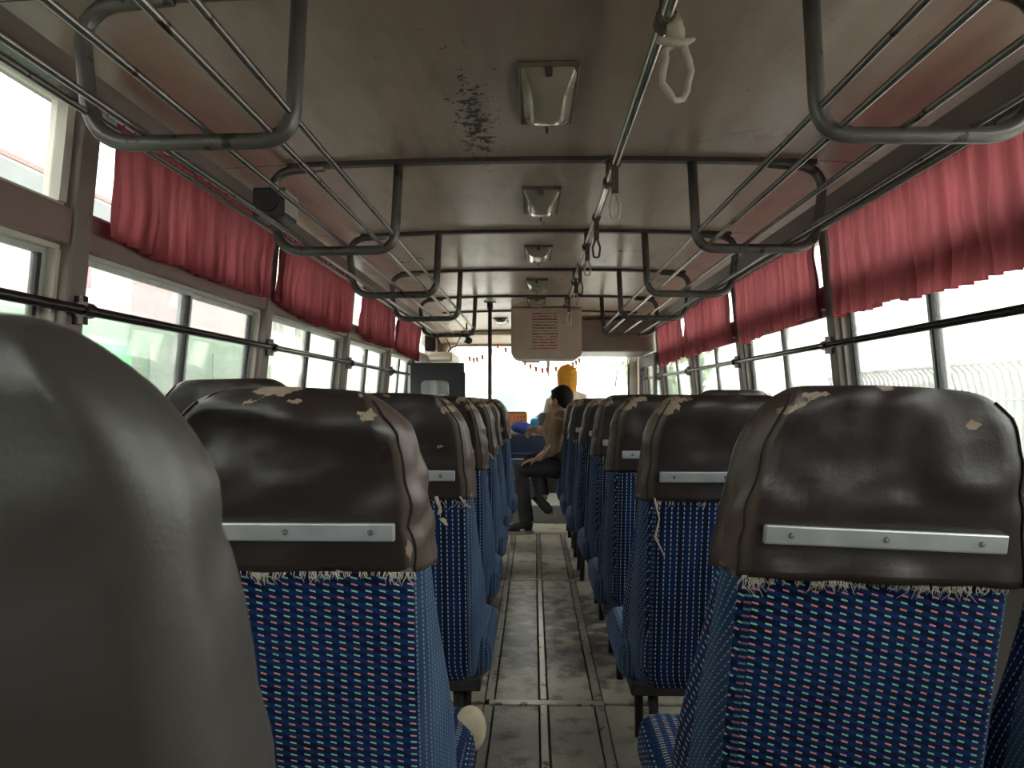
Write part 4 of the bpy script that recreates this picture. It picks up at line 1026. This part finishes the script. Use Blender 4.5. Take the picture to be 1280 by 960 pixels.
# ------------------------------------------------------------------ outside
G = -.95
gm = mottled('dusty_ground', (.50, .49, .44), (.62, .60, .55), .8, .9, world=True)
struct(MB().box(-60, 60, -30, 90, G - .2, G).build('ground', gm))
bw_ = plain('bus_white_paint', (.62, .60, .60), .35); bp = plain('bus_pink_white_paint', (.62, .44, .46), .35); bgn = plain('bus_green_paint', (.17, .30, .19), .4)
bred = plain('bus_red_stripe', (.30, .07, .06), .4); bgl = plain('bus_window_glass', (.40, .46, .46), .1); bgy = plain('bus_grey_frame', (.13, .15, .15), .5)
def parked_bus(x, y0, y1, s, label, green=True):
    t = thing('parked_bus', label, 'bus', (x, y0, G)); L = y1 - y0
    MB().box(-2.4, 0, 0, L, .45, 2.66).build('lower_body', bgn if green else bw_, t, bevel=.05)
    MB().box(-2.4, .006, 0, L, 2.65, 3.10).build('side_panel', bp, t, bevel=.02)
    MB().box(-2.4, 0, .02, L - .02, 3.0, 3.78).build('roof_body', bw_, t, bevel=.15, seg=4)
    MB().box(-.01, .016, .05, L - .05, 3.50, 3.53).build('red_stripe', bred, t)
    MB().box(-.01, .012, .05, L - .05, 3.34, 3.48).build('grey_band', bgy, t)
    n = int(L / 1.25)
    for i in range(n):
        a = .2 + i * 1.25; wdw = MB().box(0, .012, a, a + 1.12, 3.11, 3.34).build('window', bgl, t)
        MB().box(.008, .022, a + .54, a + .60, 3.11, 3.34).build('window_bar', bgy, wdw)
    for i in range(n):
        a = .2 + i * 1.25
        wdw = MB().box(0, .010, a, a + 1.05, 1.9, 2.5).build('lower_window', plain('lower_glass_%d' % i, (.28, .37, .30), .2), t)
    for y in (1.4, L - 2.0):
        MB().tube([(-.25, y, .48), (.02, y, .48)], .48, 24).build('wheel', M['rubber'], t, smooth='auto')
    return t
pb = parked_bus(-3.15, -1.5, 9.2, -1, 'white and green parked bus close outside the left windows')
k = MB().box(.006, .016, 6.95, 7.4, 2.28, 2.46); o_ = k.build('bright_grille', plain('bright_green_decal', (.15, .75, .28), .5), pb)
k = MB().box(.006, .014, 6.75, 6.85, 2.84, 2.98).build('sticker', plain('red_sticker', (.55, .18, .22)), pb)
pb2 = thing('parked_bus', 'pale parked bus faintly seen through the windscreen', 'bus', (-.2, 19, G))
MB().box(-1.2, 1.2, 0, 8, .45, 2.2).build('lower_body', bw_, pb2, bevel=.1, seg=3)
MB().box(-1.2, 1.2, .02, 8, 2.2, 3.0).build('roof_body', bw_, pb2, bevel=.15, seg=3)
MB().box(-.75, .75, -.02, .02, 1.55, 2.35).build('rear_window', plain('pale_rear_glass', (.17, .20, .21), .2), pb2, bevel=.01)
for x in (-.85, .85): MB().box(x - .08, x + .08, -.03, 0, .9, 1.2).build('tail_lamp', bred, pb2)
for x in (-.8, .8): MB().tube([(x - .12, 1.2, .48), (x + .12, 1.2, .48)], .48, 20).build('wheel', M['rubber'], pb2)
# buildings
def building(x0, x1, y0, y1, h, wall, label, face, nw, nf, wcol):
    t = thing('building', label, 'building', ((x0 + x1) / 2, (y0 + y1) / 2, G)); ax, ay = (x1 - x0) / 2, (y1 - y0) / 2
    MB().box(-ax, ax, -ay, ay, 0, h).build('wall', wall, t); MB().box(-ax - .15, ax + .15, -ay - .15, ay + .15, h, h + .2).build('roof', wall, t)
    for f in range(nf):
        for i in range(nw):
            z = .9 + f * 3.0; 
            if face in ('-x', '+x'):
                a = -ay + (i + .25) * 2 * ay / nw; b = a + ay / nw; xx = (-ax - .02, -ax + .02) if face == '-x' else (ax - .02, ax + .02)
                wo = MB().box(xx[0], xx[1], a, b, z, z + 1.5).build('window', wcol, t); MB().box(xx[0] - .01, xx[1] + .01, (a + b) / 2 - .04, (a + b) / 2 + .04, z, z + 1.5).build('window_bar', wall, wo)
            else:
                a = -ax + (i + .25) * 2 * ax / nw; b = a + ax / nw
                wo = MB().box(a, b, -ay - .02, -ay + .02, z, z + 1.5).build('window', wcol, t); MB().box((a + b) / 2 - .04, (a + b) / 2 + .04, -ay - .03, -ay + .03, z, z + 1.5).build('window_bar', wall, wo)
wh = plain('white_building_wall', (.85, .84, .80), .8); ycr = plain('cream_building_wall', (.82, .76, .58), .8); gw = plain('grey_green_glass', (.17, .21, .19), .3)
building(8.2, 14, 5, 20, 3.6, wh, 'pale building with grey windows outside on the right', '-x', 6, 1, gw)
building(9, 16, 23, 40, 4.2, wh, 'long low white building far out on the right', '-x', 6, 1, gw)
building(-14, -7, 13, 24, 5.2, ycr, 'cream building far out on the left beyond the parked bus', '+x', 5, 2, gw)
building(-12, -6.5, 28, 44, 5.0, wh, 'white building farthest away on the left', '+x', 5, 2, gw)
building(-9, 9, 48, 56, 5.5, wh, 'pale building beyond the pale bus ahead', '-y', 7, 1, gw)
# fence of bent rods
t = thing('rod_fence', 'grey fence of closely set rods with curved tips outside on the right', 'fence', (5.0, 6.2, G))
fm = plain('pale_grey_fence_paint', (.17, .18, .17), .5)
MB().tube([(0, 0, 1.2), (0, 6.8, 1.2)], .02, 6).build('fence_rail', fm, t); MB().tube([(0, 0, 2.05), (0, 6.8, 2.05)], .02, 6).build('fence_rail', fm, t)
rod = MB().tube([(0, 0, 0), (0, 0, 2.15), (-.05, 0, 2.35), (-.15, 0, 2.45), (-.24, 0, 2.42)], .019, 6).build('fence_rod', fm, t, smooth=True)
for i in range(1, 50):
    q = rod.copy(); C.objects.link(q); q.location.y = i * .138
# trees left far
leafm = mottled('pale_green_leaves', (.16, .28, .10), (.28, .40, .18), 6, .8)
def tree(x, y, h, label):
    t = thing('tree', label, 'tree', (x, y, G)); rnd = random.Random(int(x * 10 + y))
    MB().tube([(0, 0, 0), (.1, 0, h * .55)], [.18, .10], 8).build('trunk', plain('bark', (.2, .15, .1), .9), t, smooth=True)
    m = MB(); 
    for i in range(900):
        v = Vector((rnd.gauss(0, 1), rnd.gauss(0, 1), rnd.gauss(0, 1))).normalized() * h * .33 * rnd.uniform(.5, 1.0) ** .5; v.z = v.z * .8 + h * .68
        a = Vector((rnd.gauss(0, 1), rnd.gauss(0, 1), rnd.gauss(0, 1))).normalized() * .16; b = a.orthogonal().normalized() * .10
        m.add([v - a, v + b, v + a, v - b], [(0, 1, 2, 3)])
    o = m.build('foliage', leafm, t); o['kind'] = 'stuff'
tree(-5.5, 11.5, 4.2, 'green tree just beyond the parked bus on the left'); tree(4.5, 26, 4.6, 'pale tree far ahead on the right')
